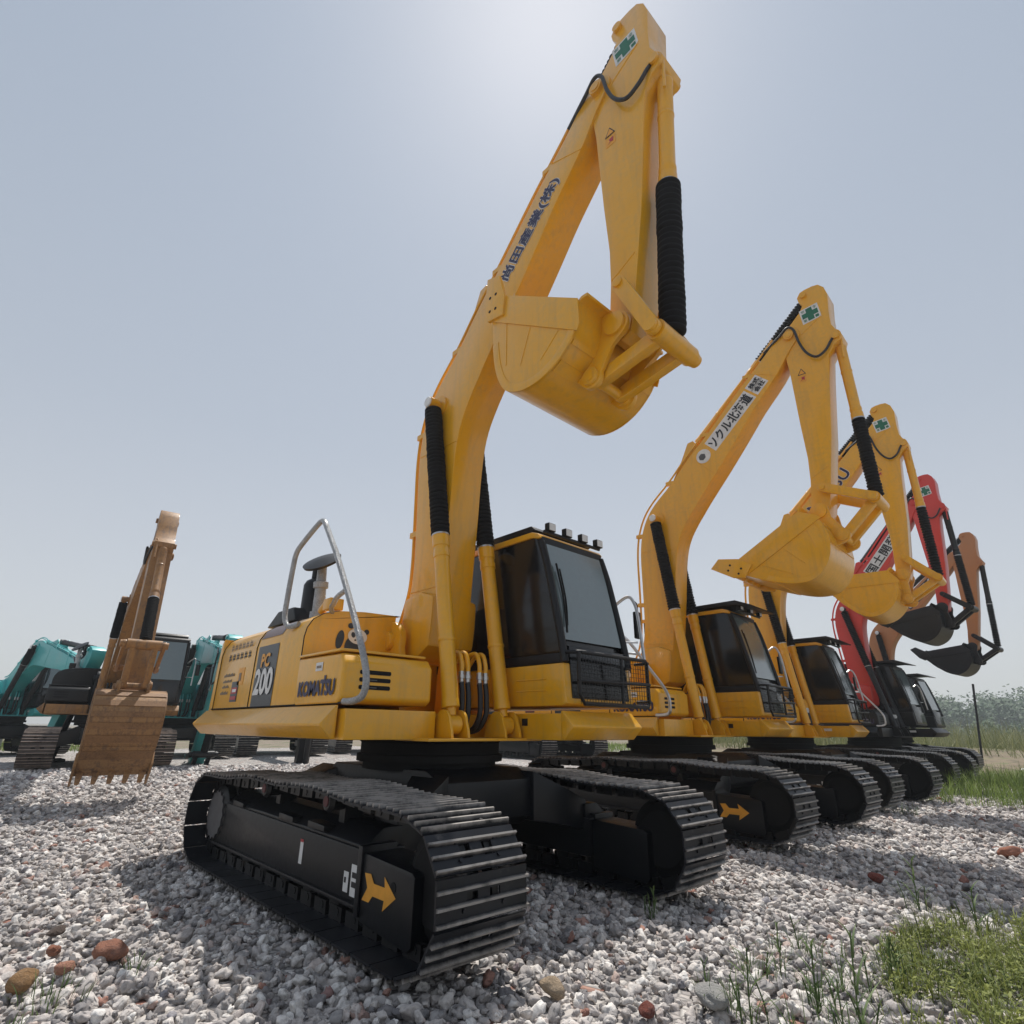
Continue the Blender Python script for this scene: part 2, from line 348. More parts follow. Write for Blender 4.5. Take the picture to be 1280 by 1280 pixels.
def make_frame(root, s, M, arrow=False, stickers=True, mat='frameblack', text_detail=True):
    """s=-1 right-hand track frame, +1 left-hand; outer face at |y|=1.20"""
    yo, yi = (-1.22, -.93) if s < 0 else (.93, 1.22)
    m = MB()
    m.prism([(-1.42,.17),(1.34,.17),(1.34,.46),(-1.30,.50),(-1.44,.46)], yo, yi)
    f = m.build('track_frame', MT[mat], root, bevel=.012, M=M)
    # sloping cover above the box, flange along the bottom
    out = -1 if s < 0 else 1
    c = MB()
    rows = []
    for x, dz in ((-1.28, 0), (-.4, .0), (1.3, -.03)):
        a, b = (abs(1.20), .93)
        rows.append([Vector((x, out*1.205, .495+dz-.01)), Vector((x, out*1.205, .505+dz)), Vector((x, out*1.08, .60+dz)), Vector((x, out*.93, .60+dz)), Vector((x, out*.93, .49+dz))])
    c.prismf(rows)
    c.build('frame_cover', MT[mat], f, bevel=.006, M=M)
    c = MB(); ya, yb = sorted((out*1.18, out*1.245)); c.box((-1.42, ya, .150), (1.34, yb, .172)); c.build('flange', MT[mat], f, M=M, bevel=.004)
    c = MB(); ya, yb = sorted((out*.96, out*1.235))
    c.prism([(1.345,.10),(1.86,.06),(1.90,.09),(1.90,.41),(1.87,.43),(1.345,.455)], ya, yb)
    g = c.build('idler_guard', MT[mat], f, bevel=.014, M=M)
    c = MB(); c.box((1.30, min(out*1.0,out*1.25), .12), (1.35, max(out*1.0,out*1.25), .49)); c.build('guard_rib', MT[mat], f, M=M, bevel=.005)
    c = MB(); c.cyl((1.70, out*1.234, .33), (1.70, out*1.238, .33), .028, seg=18); c.build('grease_hole', MT['rubber'], g, M=M)
    for x in (-.95, .1, .62):
        c = MB(); ya, yb = sorted((out*1.10, out*1.235)); c.prism([(x-.1,.50),(x+.16,.50),(x+.16,.535),(x-.1,.545)], ya, yb); c.build('step_pad', MT[mat], f, bevel=.006, M=M)
    yc = out*1.1
    for x in (-1.05,-.65,-.25,.15,.55,.95,1.3):
        c = MB(); c.lathe((x, yc-.10, .128), (x, yc+.10, .128), [(0,.05),(.04,.068),(.16,.075),(.2,.06),(.8,.06),(.84,.075),(.96,.068),(1,.05)], 20); c.build('track_roller', MT['black'], f, M=M)
    for x in (-.33, .80):
        c = MB(); c.lathe((x, yc-.15, .69), (x, yc+.15, .69), [(0,.055),(.1,.075),(.2,.06),(.8,.06),(.9,.075),(1,.055)], 18); c.box((x-.04, yc-.02, .55), (x+.04, yc+.12 if s < 0 else yc+.02, .67))
        r = c.build('carrier_roller', MT['black'], f, M=M)
        c = MB(); c.lathe((x, yc+out*.151, .69), (x, yc+out*.156, .69), [(0,.036),(1,.034)], 18); c.build('roller_cap', MT['darkred'], r, M=M)
    # idler and sprocket
    c = MB(); c.lathe((1.985, yc-.07, .378), (1.985, yc+.07, .378), [(0,.20),(.12,.22),(.16,.25),(.3,.255),(.36,.285),(.64,.285),(.7,.255),(.84,.25),(.88,.22),(1,.20)], 36); c.build('idler', MT['rubber'], f, M=M)
    c = MB(); z = .385; xs = -1.46
    teeth = []
    for k in range(42):
        a = 2*pi*k/42; r = .315 if k % 2 == 0 else .285
        teeth.append((xs + r*cos(a), z + r*sin(a)))
    c.prism(teeth, yc-.035, yc+.035); c.lathe((xs, yc+out*.03, z), (xs, yc+out*.13, z), [(0,.26),(.7,.25),(1,.2)], 30)
    sp = c.build('sprocket', MT['black'], f, M=M)
    c = MB()
    gp = []
    for k in range(60):
        a = 2*pi*k/60; r = .205 if k % 4 < 2 else .188
        gp.append((xs + r*cos(a), z + r*sin(a)))
    ya, yb = sorted((yc+out*.128, yc+out*.142)); c.prism(gp, ya, yb); c.build('final_drive_cover', MT['greysteel'], sp, M=M)
    u = (1, 0, 0) if s < 0 else (-1, 0, 0)
    if stickers and s < 0:
        plate((-1.36, -1.22, .27), u, (0,0,1), .07, .15, MT['white'], f, 'label_sticker', M=M)
        plate((.42, -1.22, .26), u, (0,0,1), .05, .14, MT['white'], f, 'label_sticker', M=M); plate((.42, -1.2215, .395), u, (0,0,1), .05, .018, MT['redsticker'], f, 'label_sticker', M=M)
        a = plate((1.19, -1.22, .20), u, (0,0,1), .10, .17, MT['white'], f, 'label_sticker', M=M)
        plate((1.10, -1.22, .21), u, (0,0,1), .06, .11, MT['white'], f, 'label_sticker', M=M)
        if text_detail:
            for (x, z, w, h) in ((1.21,.30,.06,.03),(1.21,.25,.06,.03),(1.115,.26,.02,.03),(-1.345,.33,.04,.025)): plate((x, -1.2245, z), u, (0,0,1), w, h, MT['ink'], f, 'sticker_print', M=M)
    if arrow and s < 0:
        ar = [(0,-.01),(.055,.060),(.015,.13),(.085,.135),(.125,.092),(.245,.092),(.235,.145),(.365,.060),(.235,-.025),(.245,.028),(.12,.028),(.08,-.01)]
        poly_sticker(ar, (1.37, -1.235, .225), u, (0,0,1), MT['arrow'], g, 'arrow_sticker', M=M)
    return f

MT['rustdark'] = paint('dark_rusty_steel', (0.255, 0.135, 0.055), 0.6, dirt=(0.08, 0.04, 0.02), dirt_amt=1.0, coat=0, scale=4)
MT['darkred'] = flat('faded_dark_red_paint', (0.11, 0.028, 0.03), 0.6)
MT['greysteel'] = flat('dusty_grey_steel', (0.10, 0.10, 0.105), 0.6, metal=0.2)

def excavator(P):
    """P: pose and livery of one machine"""
    root = thing(P.get('name', 'excavator'), P['label'], 'excavator', P['loc'], P['yaw'], P.get('group'))
    col = MT[P.get('col', 'yellow')]; att = MT[P.get('att', P.get('col', 'yellow'))]; bk = MT[P.get('bucket', P.get('att', P.get('col', 'yellow')))]
    cyl = MT[P.get('cylm', P.get('col', 'yellow'))]; lk = MT[P['linkm']] if P.get('linkm') else att; full = P.get('full', 2)
    T = Matrix.Translation((P.get('tx', 0), P.get('ty', 0), 0)) @ Matrix.Rotation(P.get('tyaw', 0), 4, 'Z')   # tracks under the house
    I = Matrix.Identity(4)
    # ---- undercarriage
    for s in (-1, 1):
        make_track(root, -1.4 if s < 0 else .8, -.8 if s < 0 else 1.4, T, mat=P.get('shoe', 'shoe'), detail=full > 0)
        make_frame(root, s, T, arrow=P.get('arrow', False), stickers=P.get('stickers', True), text_detail=full > 1)
    m = MB()
    m.prism([(-.62,.42),(.95,.42),(1.10,.50),(1.10,.78),(.9,.86),(-.6,.86),(-.75,.75),(-.75,.5)], -.50, .50)
    for s in (-1, 1):
        for x, w in ((1.02, .16), (-.85, .15)):
            rows = []
            for yy, zz0, zz1, ww, xo in ((.45, .46, .84, w*1.5, -.12*(1 if x > 0 else -1)), (.70, .42, .72, w*1.1, .05*(1 if x > 0 else -1)), (.97, .36, .60, w, .1*(1 if x > 0 else -1))):
                xx = x + xo
                rows.append([Vector((xx-ww, s*yy, zz0)), Vector((xx+ww, s*yy, zz0)), Vector((xx+ww, s*yy, zz1)), Vector((xx-ww, s*yy, zz1))])
            m.prismf(rows)
    cf = m.build('undercarriage_frame', MT['frameblack'], root, bevel=.015, M=T)
    m = MB(); m.lathe((.25,0,.84), (.25,0,1.075), [(0,.60),(.25,.60),(.26,.66),(.5,.66),(.52,.63),(.9,.63),(1,.66)], 56); m.build('slewing_ring', MT['rubber'], root)
    # ---- revolving deck
    m = MB()
    m.prism([(-2.30,1.085),(.88,1.085),(.88,1.30),(-2.30,1.30)], -1.22, -.42)
    m.prism([(-2.30,1.085),(.90,1.085),(.90,1.30),(-2.30,1.30)], .42, 1.22)
    m.prism([(-2.28,1.07),(.62,1.07),(.62,1.29),(-2.28,1.29)], -.42, .42)
    m.box((.60,-.62,1.075), (1.08,.62,1.098))
    m.prism([(.90,1.087),(1.50,1.087),(1.50,1.30),(.90,1.30)], .43, 1.38)
    dkm = MT[P['deckm']] if P.get('deckm') else col
    deck = m.build('revolving_deck', dkm, root, bevel=.008)
    # side skirt (wedge) right and left, front wedge under the cab
    def wedge_x(y, s, x0, x1): # section in YZ
        pr = [(0, 1.325), (-.012, 1.325), (-.13, 1.195), (-.125, 1.18), (-.03, 1.09), (0, 1.09)]
        return [[Vector((x, y + s*q[0]*-1, q[1])) for q in pr] for x in (x0, x1)]
    m = MB(); m.prismf(wedge_x(-1.245, -1, -2.30, .80)); m.build('side_skirt', dkm, root, bevel=.01)
    m = MB(); m.prismf(wedge_x(1.245, 1, -2.30, .6)); m.build('side_skirt', dkm, root, bevel=.01)
    m = MB()
    pr = [(1.49,1.32),(1.515,1.32),(1.625,1.20),(1.62,1.185),(1.525,1.09),(1.49,1.09)]
    m.prismf([[Vector((q[0], .425, q[1])) for q in pr], [Vector((q[0], 1.40, q[1])) for q in pr]]); m.build('front_skirt', dkm, root, bevel=.01)
    if full > 1:
        plate((1.02,.43,1.20), (1,0,0), (0,0,1), .07, .06, MT['ink'], deck, 'sticker')
    elif full: plate((1.0,.43,1.20), (1,0,0), (0,0,1), .16, .05, MT['white'], deck, 'sticker')
    if P.get('house', 'std') == 'std':
        # engine housing with rounded shoulders
        sec = [(-1.25,1.335),(-1.25,1.90),(-1.235,1.98),(-1.19,2.06),(-1.10,2.12),(-.95,2.165),(-.7,2.19),(-.3,2.20)]
        def row(x, yi=-.36, dy=0, zt=0): return [Vector((x, q[0]+dy, q[1]+zt*(q[1]-1.33)/.9)) for q in sec] + [Vector((x, yi, 2.20+zt)), Vector((x, yi, 1.335))]
        m = MB(); m.prismf([row(-2.17), row(.04)])
        body = m.build('side_housing', col, root, bevel=.012, ang=25)
        m = MB(); m.prismf([[Vector((x, -q[0], q[1]-.02)) for q in sec] + [Vector((x, .002, 2.18)), Vector((x, .002, 1.335))] for x in (-2.17, -.40)])
        m.build('engine_hood', col, root, bevel=.012, ang=25)
        m = MB(); m.box((-2.15,-.355,1.34), (-.42,.0,2.185)); m.build('hood_centre', col, root, bevel=.008)
        # counterweight
        m = MB(); rows = []
        for yy, xr_ in ((-1.24,-2.27),(-1.18,-2.40),(-1.0,-2.50),(-.6,-2.66),(0,-2.72),(.6,-2.66),(1.0,-2.50),(1.18,-2.40),(1.24,-2.27)):
            rows.append([Vector((-2.185, yy, 1.12)), Vector((xr_, yy, 1.12)), Vector((xr_-.02, yy, 1.3)), Vector((xr_, yy, 1.9)), Vector((xr_*.7-2.185*.3, yy, 2.05)), Vector((-2.185, yy, 2.10))])
        m.prismf(rows); m.build('counterweight', col, root, bevel=.01)
        # seams and doors
        for x in (-1.06, .035) if full else ():
            g = MB()
            for yy, zz in ((-1.2525,1.34),): pass
            pts = [Vector((x - (.0 if i < 2 else 0), q[0]-.002, q[1])) for i, q in enumerate(sec[:6])]
            g.tube(pts, .006, 6, smooth=False); g.build('door_seam', MT['rubber'], body)
        if full:
            g = MB(); g.tube([Vector((-2.12, q[0]-.002, q[1])) for q in sec[:6]], .005, 6, smooth=False); g.build('door_seam', MT['rubber'], body)
            g = MB(); g.tube([Vector((-2.17, -1.252, 1.338)), Vector((.86, -1.252, 1.338))], .006, 6, smooth=False); g.build('lower_seam', MT['rubber'], body)
            # dark stripe with numerals
            def strip(x0, x1, q0, q1, mat, nm):
                g = MB(); vs = []; S = sec[q0:q1]
                for x in (x0, x1):
                    for q in S: vs.append(Vector((x, q[0]-.004 if q[1] < 2.0 else q[0]-.003, q[1]+(.004 if q[1] > 2.0 else 0))))
                n = len(S); g.add(vs, [(i, n+i, n+i+1, i+1) for i in range(n-1)]); return g.build(nm, mat, body)
            strip(-.99, -.49, 0, 2, MT['stripe'], 'stripe_decal')
            strip(-1.02, -.50, 2, 7, MT['brownstripe'], 'stripe_decal')
            lettering('200', (-.955, -1.256, 1.45), (1,0,0), (0,0,1), .43, .23, MT['white'], body, 'numerals', bold=.008)
            lettering(P.get('series', 'PC'), (-.86, -1.256, 1.70), (1,0,0), (0,0,1), .20, .12, MT['arrow'], body, 'lettering', bold=.005)
        if full > 1:
            # faded writing and stickers on the rear door
            for j, (zz, x0, w, n_, h) in enumerate(((1.93,-1.84,.66,6,.07),(1.82,-1.86,.70,6,.075))):
                for k in range(n_):
                    xx = x0 + w*k/n_; yy = -1.253 if zz < 1.9 else -1.249
                    g = MB()
                    for (a, b, c, d) in ((.0,.2,1,.34),(0,.6,.9,.74),(.15,0,.3,1),(.62,.1,.76,.95)):
                        g.box((xx+a*.075, yy-.0012, zz+b*h), (xx+c*.075, yy, zz+d*h))
                    g.build('faded_character', MT['ink'] if j else MT['greyink'], body, smooth=False)
            for (xx, zz, w, h) in ((-1.92,1.66,.34,.035),(-1.92,1.60,.28,.03),(-1.92,1.545,.22,.03),(-1.95,1.48,.24,.035)):
                g = MB(); n_ = int(w/.03)
                for k in range(n_): g.box((xx+k*.03, -1.2535, zz), (xx+k*.03+.02, -1.252, zz+h*(.6+.4*((k*7) % 3)/2)))
                g.build('small_print', MT['greyink'], body, smooth=False)
            plate((-1.48,-1.25,1.56), (1,0,0), (0,0,1), .17, .17, MT['arrow'], body, 'sticker'); plate((-1.44,-1.2535,1.60), (1,0,0), (0,0,1), .06, .08, MT['greyink'], body, 'sticker_print')
            plate((-1.62,-1.25,1.40), (1,0,0), (0,0,1), .20, .20, MT['stripe'], body, 'sticker'); plate((-1.60,-1.2535,1.48), (1,0,0), (0,0,1), .16, .06, MT['redsticker'], body, 'sticker_print'); plate((-1.57,-1.254,1.495), (1,0,0), (0,0,1), .11, .03, MT['white'], body, 'sticker_print'); plate((-1.60,-1.2535,1.42), (1,0,0), (0,0,1), .16, .035, MT['redsticker'], body, 'sticker_print')
            # panda emblem on the tank face
            e = Vector((.0425, -1.02, 1.0))
            def blob(cy, cz, ry_, rz_, mat, lift, rot=0, nm='panda_emblem'):
                pts = []
                for k in range(28):
                    a = 2*pi*k/28; yy, zz = ry_*cos(a), rz_*sin(a); pts.append((cy + yy*cos(rot)-zz*sin(rot), cz + yy*sin(rot)+zz*cos(rot)))
                g = MB(); g.add([Vector((.0425+lift, p[0]+.205, p[1]-.01)) for p in pts], [tuple(range(28))]); g.build(nm, mat, body, smooth=False)
            blob(-.98,1.86,.10,.11,MT['stripe'],.003,.15); blob(-1.13,1.92,.038,.085,MT['stripe'],.003,-.15)
            blob(-1.035,2.055,.03,.026,MT['stripe'],.003); blob(-.87,2.015,.026,.024,MT['stripe'],.003)
            blob(-.96,1.965,.098,.07,MT['white'],.0045,-.1); blob(-1.005,1.975,.020,.026,MT['stripe'],.006,.4); blob(-.925,1.955,.018,.024,MT['stripe'],.006,-.3); blob(-.98,1.93,.010,.008,MT['stripe'],.006)
        # tool box in front of the tank
        m = MB(); m.prism([(.045,1.335),(.80,1.335),(.86,1.37),(.86,1.63),(.80,1.70),(.045,1.71)], -1.27, -.46)
        tb = m.build('tool_box', col, root, bevel=.028, seg=3)
        m = MB(); m.box((.04,-1.275,1.715), (.80,-.50,1.735)); m.build('tread_plate', col, tb, bevel=.006)
        if full:
            lettering('KOMATSU', (.13, -1.273, 1.40), (1,0,0), (0,0,1), .63, .11, MT['navy'], tb, bold=.007)
            g = MB(); g.box((.575,-1.2765,1.49), (.605,-1.274,1.545)); g.build('lettering', MT['navy'], tb, smooth=False)
        if full > 1:
            plate((.40,-1.272,1.585), (1,0,0), (0,0,1), .12, .065, MT['white'], tb, 'sticker'); plate((.42,-1.2755,1.605), (1,0,0), (0,0,1), .08, .02, MT['greyink'], tb, 'sticker_print')
        for k in range(3 if full else 0):
            g = MB(); z = 1.455 + k*.055
            ya, yb = (-1.12, -.87)
            g.add([Vector((.8625, ya+.012*cos(radians(90+i*22.5)) , z+.016*sin(radians(90+i*22.5)))) for i in range(9)] + [Vector((.8625, yb+.012*cos(radians(-90+i*22.5)), z+.016*sin(radians(-90+i*22.5)))) for i in range(9)], [tuple(range(18))])
            v = g.build('vent_slot', MT['rubber'], tb, smooth=False)
            if k < 2 and full > 1: plate((.8632, -1.10, z-.005), (0,1,0), (0,0,1), .12, .008, MT['greysteel'], v, 'slot_louvre')
        # exhaust, air intake
        m = MB(); m.lathe((-1.0,-.78,2.18), (-1.0,-.78,2.68), [(0,.13),(.1,.13),(.12,.115),(.85,.115),(.95,.09),(1,.05)], 24); m.cyl((-1.0,-.78,2.6),(-1.0,-.78,2.86),.045)
        ex = m.build('exhaust_silencer', MT['black'], root)
        m = MB(); m.lathe((-.62,-.86,2.17), (-.60,-.90,2.76), [(0,.09),(.15,.085),(.16,.065),(.55,.055),(.56,.075),(.66,.075),(.68,.05),(.98,.045),(1,.03)], 20)
        ai = m.build('air_intake', MT['wrap'], root)
        m = MB(); m.lathe((-.60,-.90,2.76), (-.585,-.93,2.80), [(0,.19),(.5,.2),(1,.06)], 28); m.build('rain_disc', MT['black'], ai)
        m = MB(); m.prism([(-1.62,2.19),(-.85,2.19),(-.95,2.34),(-1.35,2.34)], -1.0, -.55); m.build('intake_cowl', MT['black'], root, bevel=.02)
        m = MB(); m.box((-.20,-1.02,2.19),(-.05,-.88,2.30)); m.cyl((-.30,-.98,2.2),(-.15,-.98,2.28),.04); m.build('filler_neck', col, root, bevel=.012)
    # handrail
    if P.get('rail') == 'tall':
        m = MB()
        m.tube([(.93,-1.27,1.345),(1.06,-1.27,1.345),(1.19,-1.27,1.38),(1.215,-1.27,1.50),(1.10,-1.27,1.72),(.80,-1.28,2.17)], .025, 12)
        m.tube([(.80,-1.28,2.17),(.5,-1.28,2.56),(.22,-1.28,2.88)], .025, 12, smooth=False)
        m.tube([(.22,-1.28,2.88),(.16,-1.28,2.93),(.06,-1.28,2.925),(-.26,-1.28,2.80),(-.36,-1.28,2.73),(-.39,-1.28,2.60),(-.41,-1.28,2.30),(-.40,-1.28,2.12),(-.33,-1.26,2.03),(-.2,-1.22,2.04)], .025, 12)
        m.tube([(.79,-1.28,2.19),(.55,-1.24,2.17),(.30,-1.15,2.16),(.12,-1.08,2.17),(.02,-1.02,2.14)], .022, 10)
        hr = m.build('handrail', MT['wrap'], root)
    elif P.get('rail') == 'low':
        m = MB()
        m.tube([(.80,-1.27,1.345),(.98,-1.28,1.36),(1.02,-1.28,1.45),(.98,-1.28,1.65),(.72,-1.28,2.0),(.42,-1.28,2.38),(.1,-1.27,2.62)], .022, 10)
        m.tube([(.1,-1.27,2.62),(-.2,-1.26,2.60),(-.3,-1.25,2.5),(-.32,-1.22,2.1)], .022, 10); m.tube([(.60,-1.28,2.16),(.3,-1.24,2.2),(.0,-1.2,2.14)], .018, 8)
        m.build('handrail', MT['chrome'], root)
        if full > 1:
            m = MB(); m.lathe((-.05,-1.0,2.2),(-.05,-1.0,2.42),[(0,.05),(.5,.05),(.55,.075),(1,.07)],16); m.build('beacon', MT['white'], root)
    # ---- cab
    cabm = MT[P.get('cabm', 'cabm')] if P.get('cabm') else col
    cx = P.get('cabx', 0)
    CM = Matrix.Translation((cx, 0, 0))
    m = MB()
    m.prism([(-.32,1.36),(1.50,1.36),(1.56,1.38),(1.535,1.715),(-.32,1.715)], .425, 1.375)
    cab = m.build('cab', cabm, root, bevel=.02, M=CM)
    if full:
        m = MB()
        for z in (1.49, 1.585): m.tube([(.95,.4235,z),(1.33,.4235,z)], .006, 6, smooth=False)
        m.build('pressed_rib', cabm, cab, M=CM)
    m = MB()   # glazed upper part
    prof = [(-.32,1.80),(1.495,1.80),(1.415,2.25),(1.335,2.60),(1.25,2.88),(1.18,2.94),(-.32,2.94)]
    m.prism(prof, .432, 1.368); side = m.build('side_window', MT['glass'], cab, bevel=.02, M=CM)
    m = MB()   # black pillars and sills
    m.box((-.325,.4275,1.716),(1.53,.445,1.80)); m.box((-.325,1.36,1.716),(1.53,1.375,1.80)); m.box((1.46,.43,1.716),(1.53,1.37,1.80))
    for yy in (.442, 1.358): m.tube([(1.535,yy,1.72),(1.495,yy,1.95),(1.43,yy,2.25),(1.345,yy,2.62),(1.262,yy,2.88)], .036, 12)
    m.box((1.21,.44,2.845),(1.275,1.36,2.93))
    m.tube([(.55,.436,2.0),(.55,.436,2.8)], .012, 6) if False else None
    m.build('window_frame', MT['black'], cab, bevel=.004, M=CM)
    m = MB()
    A = [(1.505,1.92),(1.437,2.25),(1.358,2.60),(1.285,2.86)]
    vs = []
    for x, z in A: vs += [Vector((x,.49,z)), Vector((x,1.31,z))]
    for x, z in A: vs += [Vector((x-.012,.49,z)), Vector((x-.012,1.31,z))]
    fs = [(2*i,2*i+1,2*i+3,2*i+2) for i in range(3)] + [(8+2*i+2,8+2*i+3,8+2*i+1,8+2*i) for i in range(3)] + [(0,8,9,1),(6,7,15,14)] + [(2*i,2*i+2,10+2*i,8+2*i) for i in range(3)] + [(2*i+1,9+2*i,11+2*i,3+2*i) for i in range(3)]
    m.add(vs, fs); ws = m.build('windscreen', MT['shield'], cab, M=CM)
    m = MB(); m.prism([(1.50,1.42),(1.572,1.42),(1.535,1.86),(1.49,1.87)], .50, 1.30); m.build('lower_windscreen', MT['glass'], cab, bevel=.008, M=CM)
    if full:
        m = MB(); m.tube([(1.52,.50,1.98),(1.49,.52,2.12),(1.445,.535,2.35),(1.375,.53,2.65)], .010, 6); m.tube([(1.50,.53,2.05),(1.45,.57,2.30),(1.39,.56,2.60)], .008, 6)
        m.build('wiper', MT['rubber'], cab, M=CM)
    m = MB()   # roof: coloured rim then black guard
    m.prism([(-.34,2.93),(1.16,2.93),(1.245,2.905),(1.28,2.915),(1.24,2.965),(1.15,2.995),(-.34,2.995)], .415, 1.385); rf = m.build('roof', cabm, cab, bevel=.02, M=CM)
    m = MB()
    if P.get('guard', 'bar') == 'visor':
        m.prism([(-.25,3.0),(1.35,3.03),(1.60,2.99),(1.62,3.0),(1.38,3.10),(-.2,3.08)], .40, 1.42)
    else:
        m.prism([(-.25,2.997),(1.08,2.997),(1.16,3.03),(1.10,3.085),(-.22,3.085)], .47, 1.33)
        for k in range(6): m.box((.05+k*.16,.52,3.085),(.10+k*.16,1.28,3.10))
    if P.get('guard') != 'none': m.build('roof_guard', MT['black'], cab, bevel=.01, M=CM)
    nl = P.get('lights', 0)
    if nl:
        zz = 3.03 if P.get('guard', 'bar') == 'bar' else 2.985; xx = 1.28 if P.get('guard', 'bar') == 'bar' else 1.40
        m = MB(); m.tube([(xx-.03,.5,zz-.03),(xx-.03,1.36,zz-.03)], .018, 8); m.build('light_bar', MT['black'], cab, M=CM)
        for k in range(nl):
            yy = .58 + .75*k/max(nl-1, 1)
            m = MB(); m.box((xx-.05, yy-.052, zz-.02), (xx+.01, yy+.052, zz+.065)); wl = m.build('work_light', MT['black'], cab, bevel=.01, M=CM)
            m = MB(); m.box((xx+.0102, yy-.044, zz-.012), (xx+.0135, yy+.044, zz+.057)); m.build('lens', MT['white'], wl, M=CM, smooth=False)
    if P.get('cage'):
        m = MB(); xg = 1.66; z0, z1 = 1.375, 1.80; ya, yb = .46, 1.52
        m.tube([(1.55,ya-.02,z1),(xg-.05,ya,z1),(xg,ya+.05,z1),(xg,yb-.05,z1),(xg-.02,yb,z1-.02),(xg-.02,yb,z0+.04),(xg,yb-.05,z0),(xg,ya+.08,z0),(xg,ya+.02,z0+.08),(xg,ya+.02,z1)], .017, 8, smooth=False)
        for yy in (1.08,): m.tube([(xg,yy,z0+.02),(xg,yy,z1)], .014, 8, smooth=False)
        m.tube([(xg,ya,1.56),(xg,yb,1.58)], .014, 8, smooth=False); m.tube([(1.5,yb,z1-.02),(xg,yb,z1-.02)], .014, 8, smooth=False); m.tube([(1.5,yb,z0+.05),(xg,yb,z0+.05)], .014, 8, smooth=False)
        gd = m.build('front_guard', MT['black'], cab, M=CM)
        if full > 1:
            m = MB()
            for k in range(27): y = ya+.04+k*(yb-ya-.06)/26; m.box((xg-.004,y-.002,z0),(xg-.001,y+.002,z1))
            for k in range(11): z = z0+.02+k*(z1-z0-.03)/10; m.box((xg-.0005,ya+.02,z-.002),(xg+.002,yb,z+.002))
            m.build('wire_mesh', MT['black'], gd, M=CM, smooth=False)
    if P.get('mirror', True) and full:
        m = MB(); m.tube([(1.35,1.40,2.35),(1.46,1.52,2.47),(1.52,1.56,2.40),(1.56,1.56,2.2),(1.60,1.55,1.80)], .016, 8)
        m.tube([(1.53,1.56,2.0),(1.40,1.42,2.0)], .010, 6); mr = m.build('mirror_stay', MT['chrome'], cab, M=CM)
        m = MB(); m.box((1.46,1.60,2.05),(1.50,1.70,2.33)); m.build('mirror', MT['black'], mr, bevel=.015, M=CM)
        m = MB(); m.tube([(1.52,1.56,2.42),(1.49,1.65,2.40),(1.48,1.66,2.30)], .009, 6); m.build('mirror_arm', MT['black'], mr, M=CM)
    # ---- boom foot lugs, cylinder lugs, hoses
    for s in (-1, 1):
        m = MB(); ya, yb = sorted((s*.335, s*.405))
        m.prism([(-.20,1.30),(.30,1.30),(.26,1.70)] + arc(.03,1.95,.19,-20,200,10) + [(-.18,1.70)], ya, yb)
        m.cyl((.03,s*.40,1.95), (.03,s*.455,1.95), .09); m.build('boom_foot_lug', col, deck, bevel=.006)
        for yy in (s*.29-.085, s*.29+.085):
            m = MB(); m.prism([(.78,1.10),(1.06,1.10),(1.05,1.16)] + arc(.93,1.22,.095,0,150,8) + [(.80,1.20)], yy-.013, yy+.013); m.build('cylinder_lug', col, deck, bevel=.004)
    if full:
        for i, yy in enumerate((-.145, -.075, .06, .13)):
            m = MB(); m.tube([(.62,yy*.8,1.70),(.70,yy,1.80),(.80,yy,1.80),(.845,yy,1.70),(.845,yy,1.62)], .021, 10)
            hp = m.build('hose_pipe', col, deck)
            m = MB(); m.lathe((.845,yy,1.64),(.85,yy,1.54),[(0,.026),(.3,.026),(.32,.032),(.6,.032),(.62,.024),(1,.024)],12); m.build('hose_fitting', MT['chrome'], hp)
            m = MB(); m.tube([(.85,yy,1.55),(.87,yy,1.42),(.865,yy,1.28),(.80,yy*.8,1.17),(.66,yy*.6,1.14)], .024, 10); m.build('hose', MT['hose'], hp)
    # ---- boom
    db, da, dk = P.get('db', 0), P.get('da', 0), P.get('dk', 0)
    MBm = about(FT, db)
    tipw = MBm @ TIP
    MAm = Matrix.Translation(tipw) @ ry(da) @ Matrix.Translation(-TIP)
    apw = MAm @ APN
    bs = P.get('bs', 1); MKm = Matrix.Translation(apw) @ ry(dk) @ Matrix.Diagonal((bs, bs, bs, 1)) @ Matrix.Translation(-APN)
    m = MB()
    tip = arc(TIP.x, TIP.z, .15, 135, -20, 8)
    m.prism(smoothp(BOOM_BACK, 3) + tip + smoothp(BOOM_FRONT[1:], 3), -.19, .19)
    boom = m.build('boom', att, root, bevel=.012, M=MBm, ang=25)
    m = MB(); m.prism(arc(.03,1.95,.185,100,260,8) + [(.3,1.77),(.49,1.88),(.515,2.1),(.525,2.35),(.30,2.42),(.02,2.38)], -.275, .275); m.build('boom_foot', att, boom, bevel=.05, M=MBm)
    m = MB(); m.cyl((TIP.x,-.235,TIP.z),(TIP.x,.235,TIP.z),.075); m.cyl((TIP.x,-.245,TIP.z),(TIP.x,.245,TIP.z),.05); m.cyl((CYLT.x,-.35,CYLT.z),(CYLT.x,.35,CYLT.z),.06); m.cyl((CYLT.x,-.21,CYLT.z),(CYLT.x,.21,CYLT.z),.13)
    m.build('pin', att, boom, M=MBm)
    m = MB(); m.lathe((CYLT.x,-.352,CYLT.z),(CYLT.x,-.365,CYLT.z),[(0,.062),(1,.055)],24); m.build('pin_cap', MT['white'], boom, M=MBm)
    m = MB()
    for yy in (-.13,.13): m.prism([(.55,5.10),(.78,5.55),(.90,5.84),(1.0,5.86),(1.08,5.75),(1.30,5.90)], yy-.015, yy+.015)
    m.build('cylinder_bracket', att, boom, M=MBm, bevel=.004)
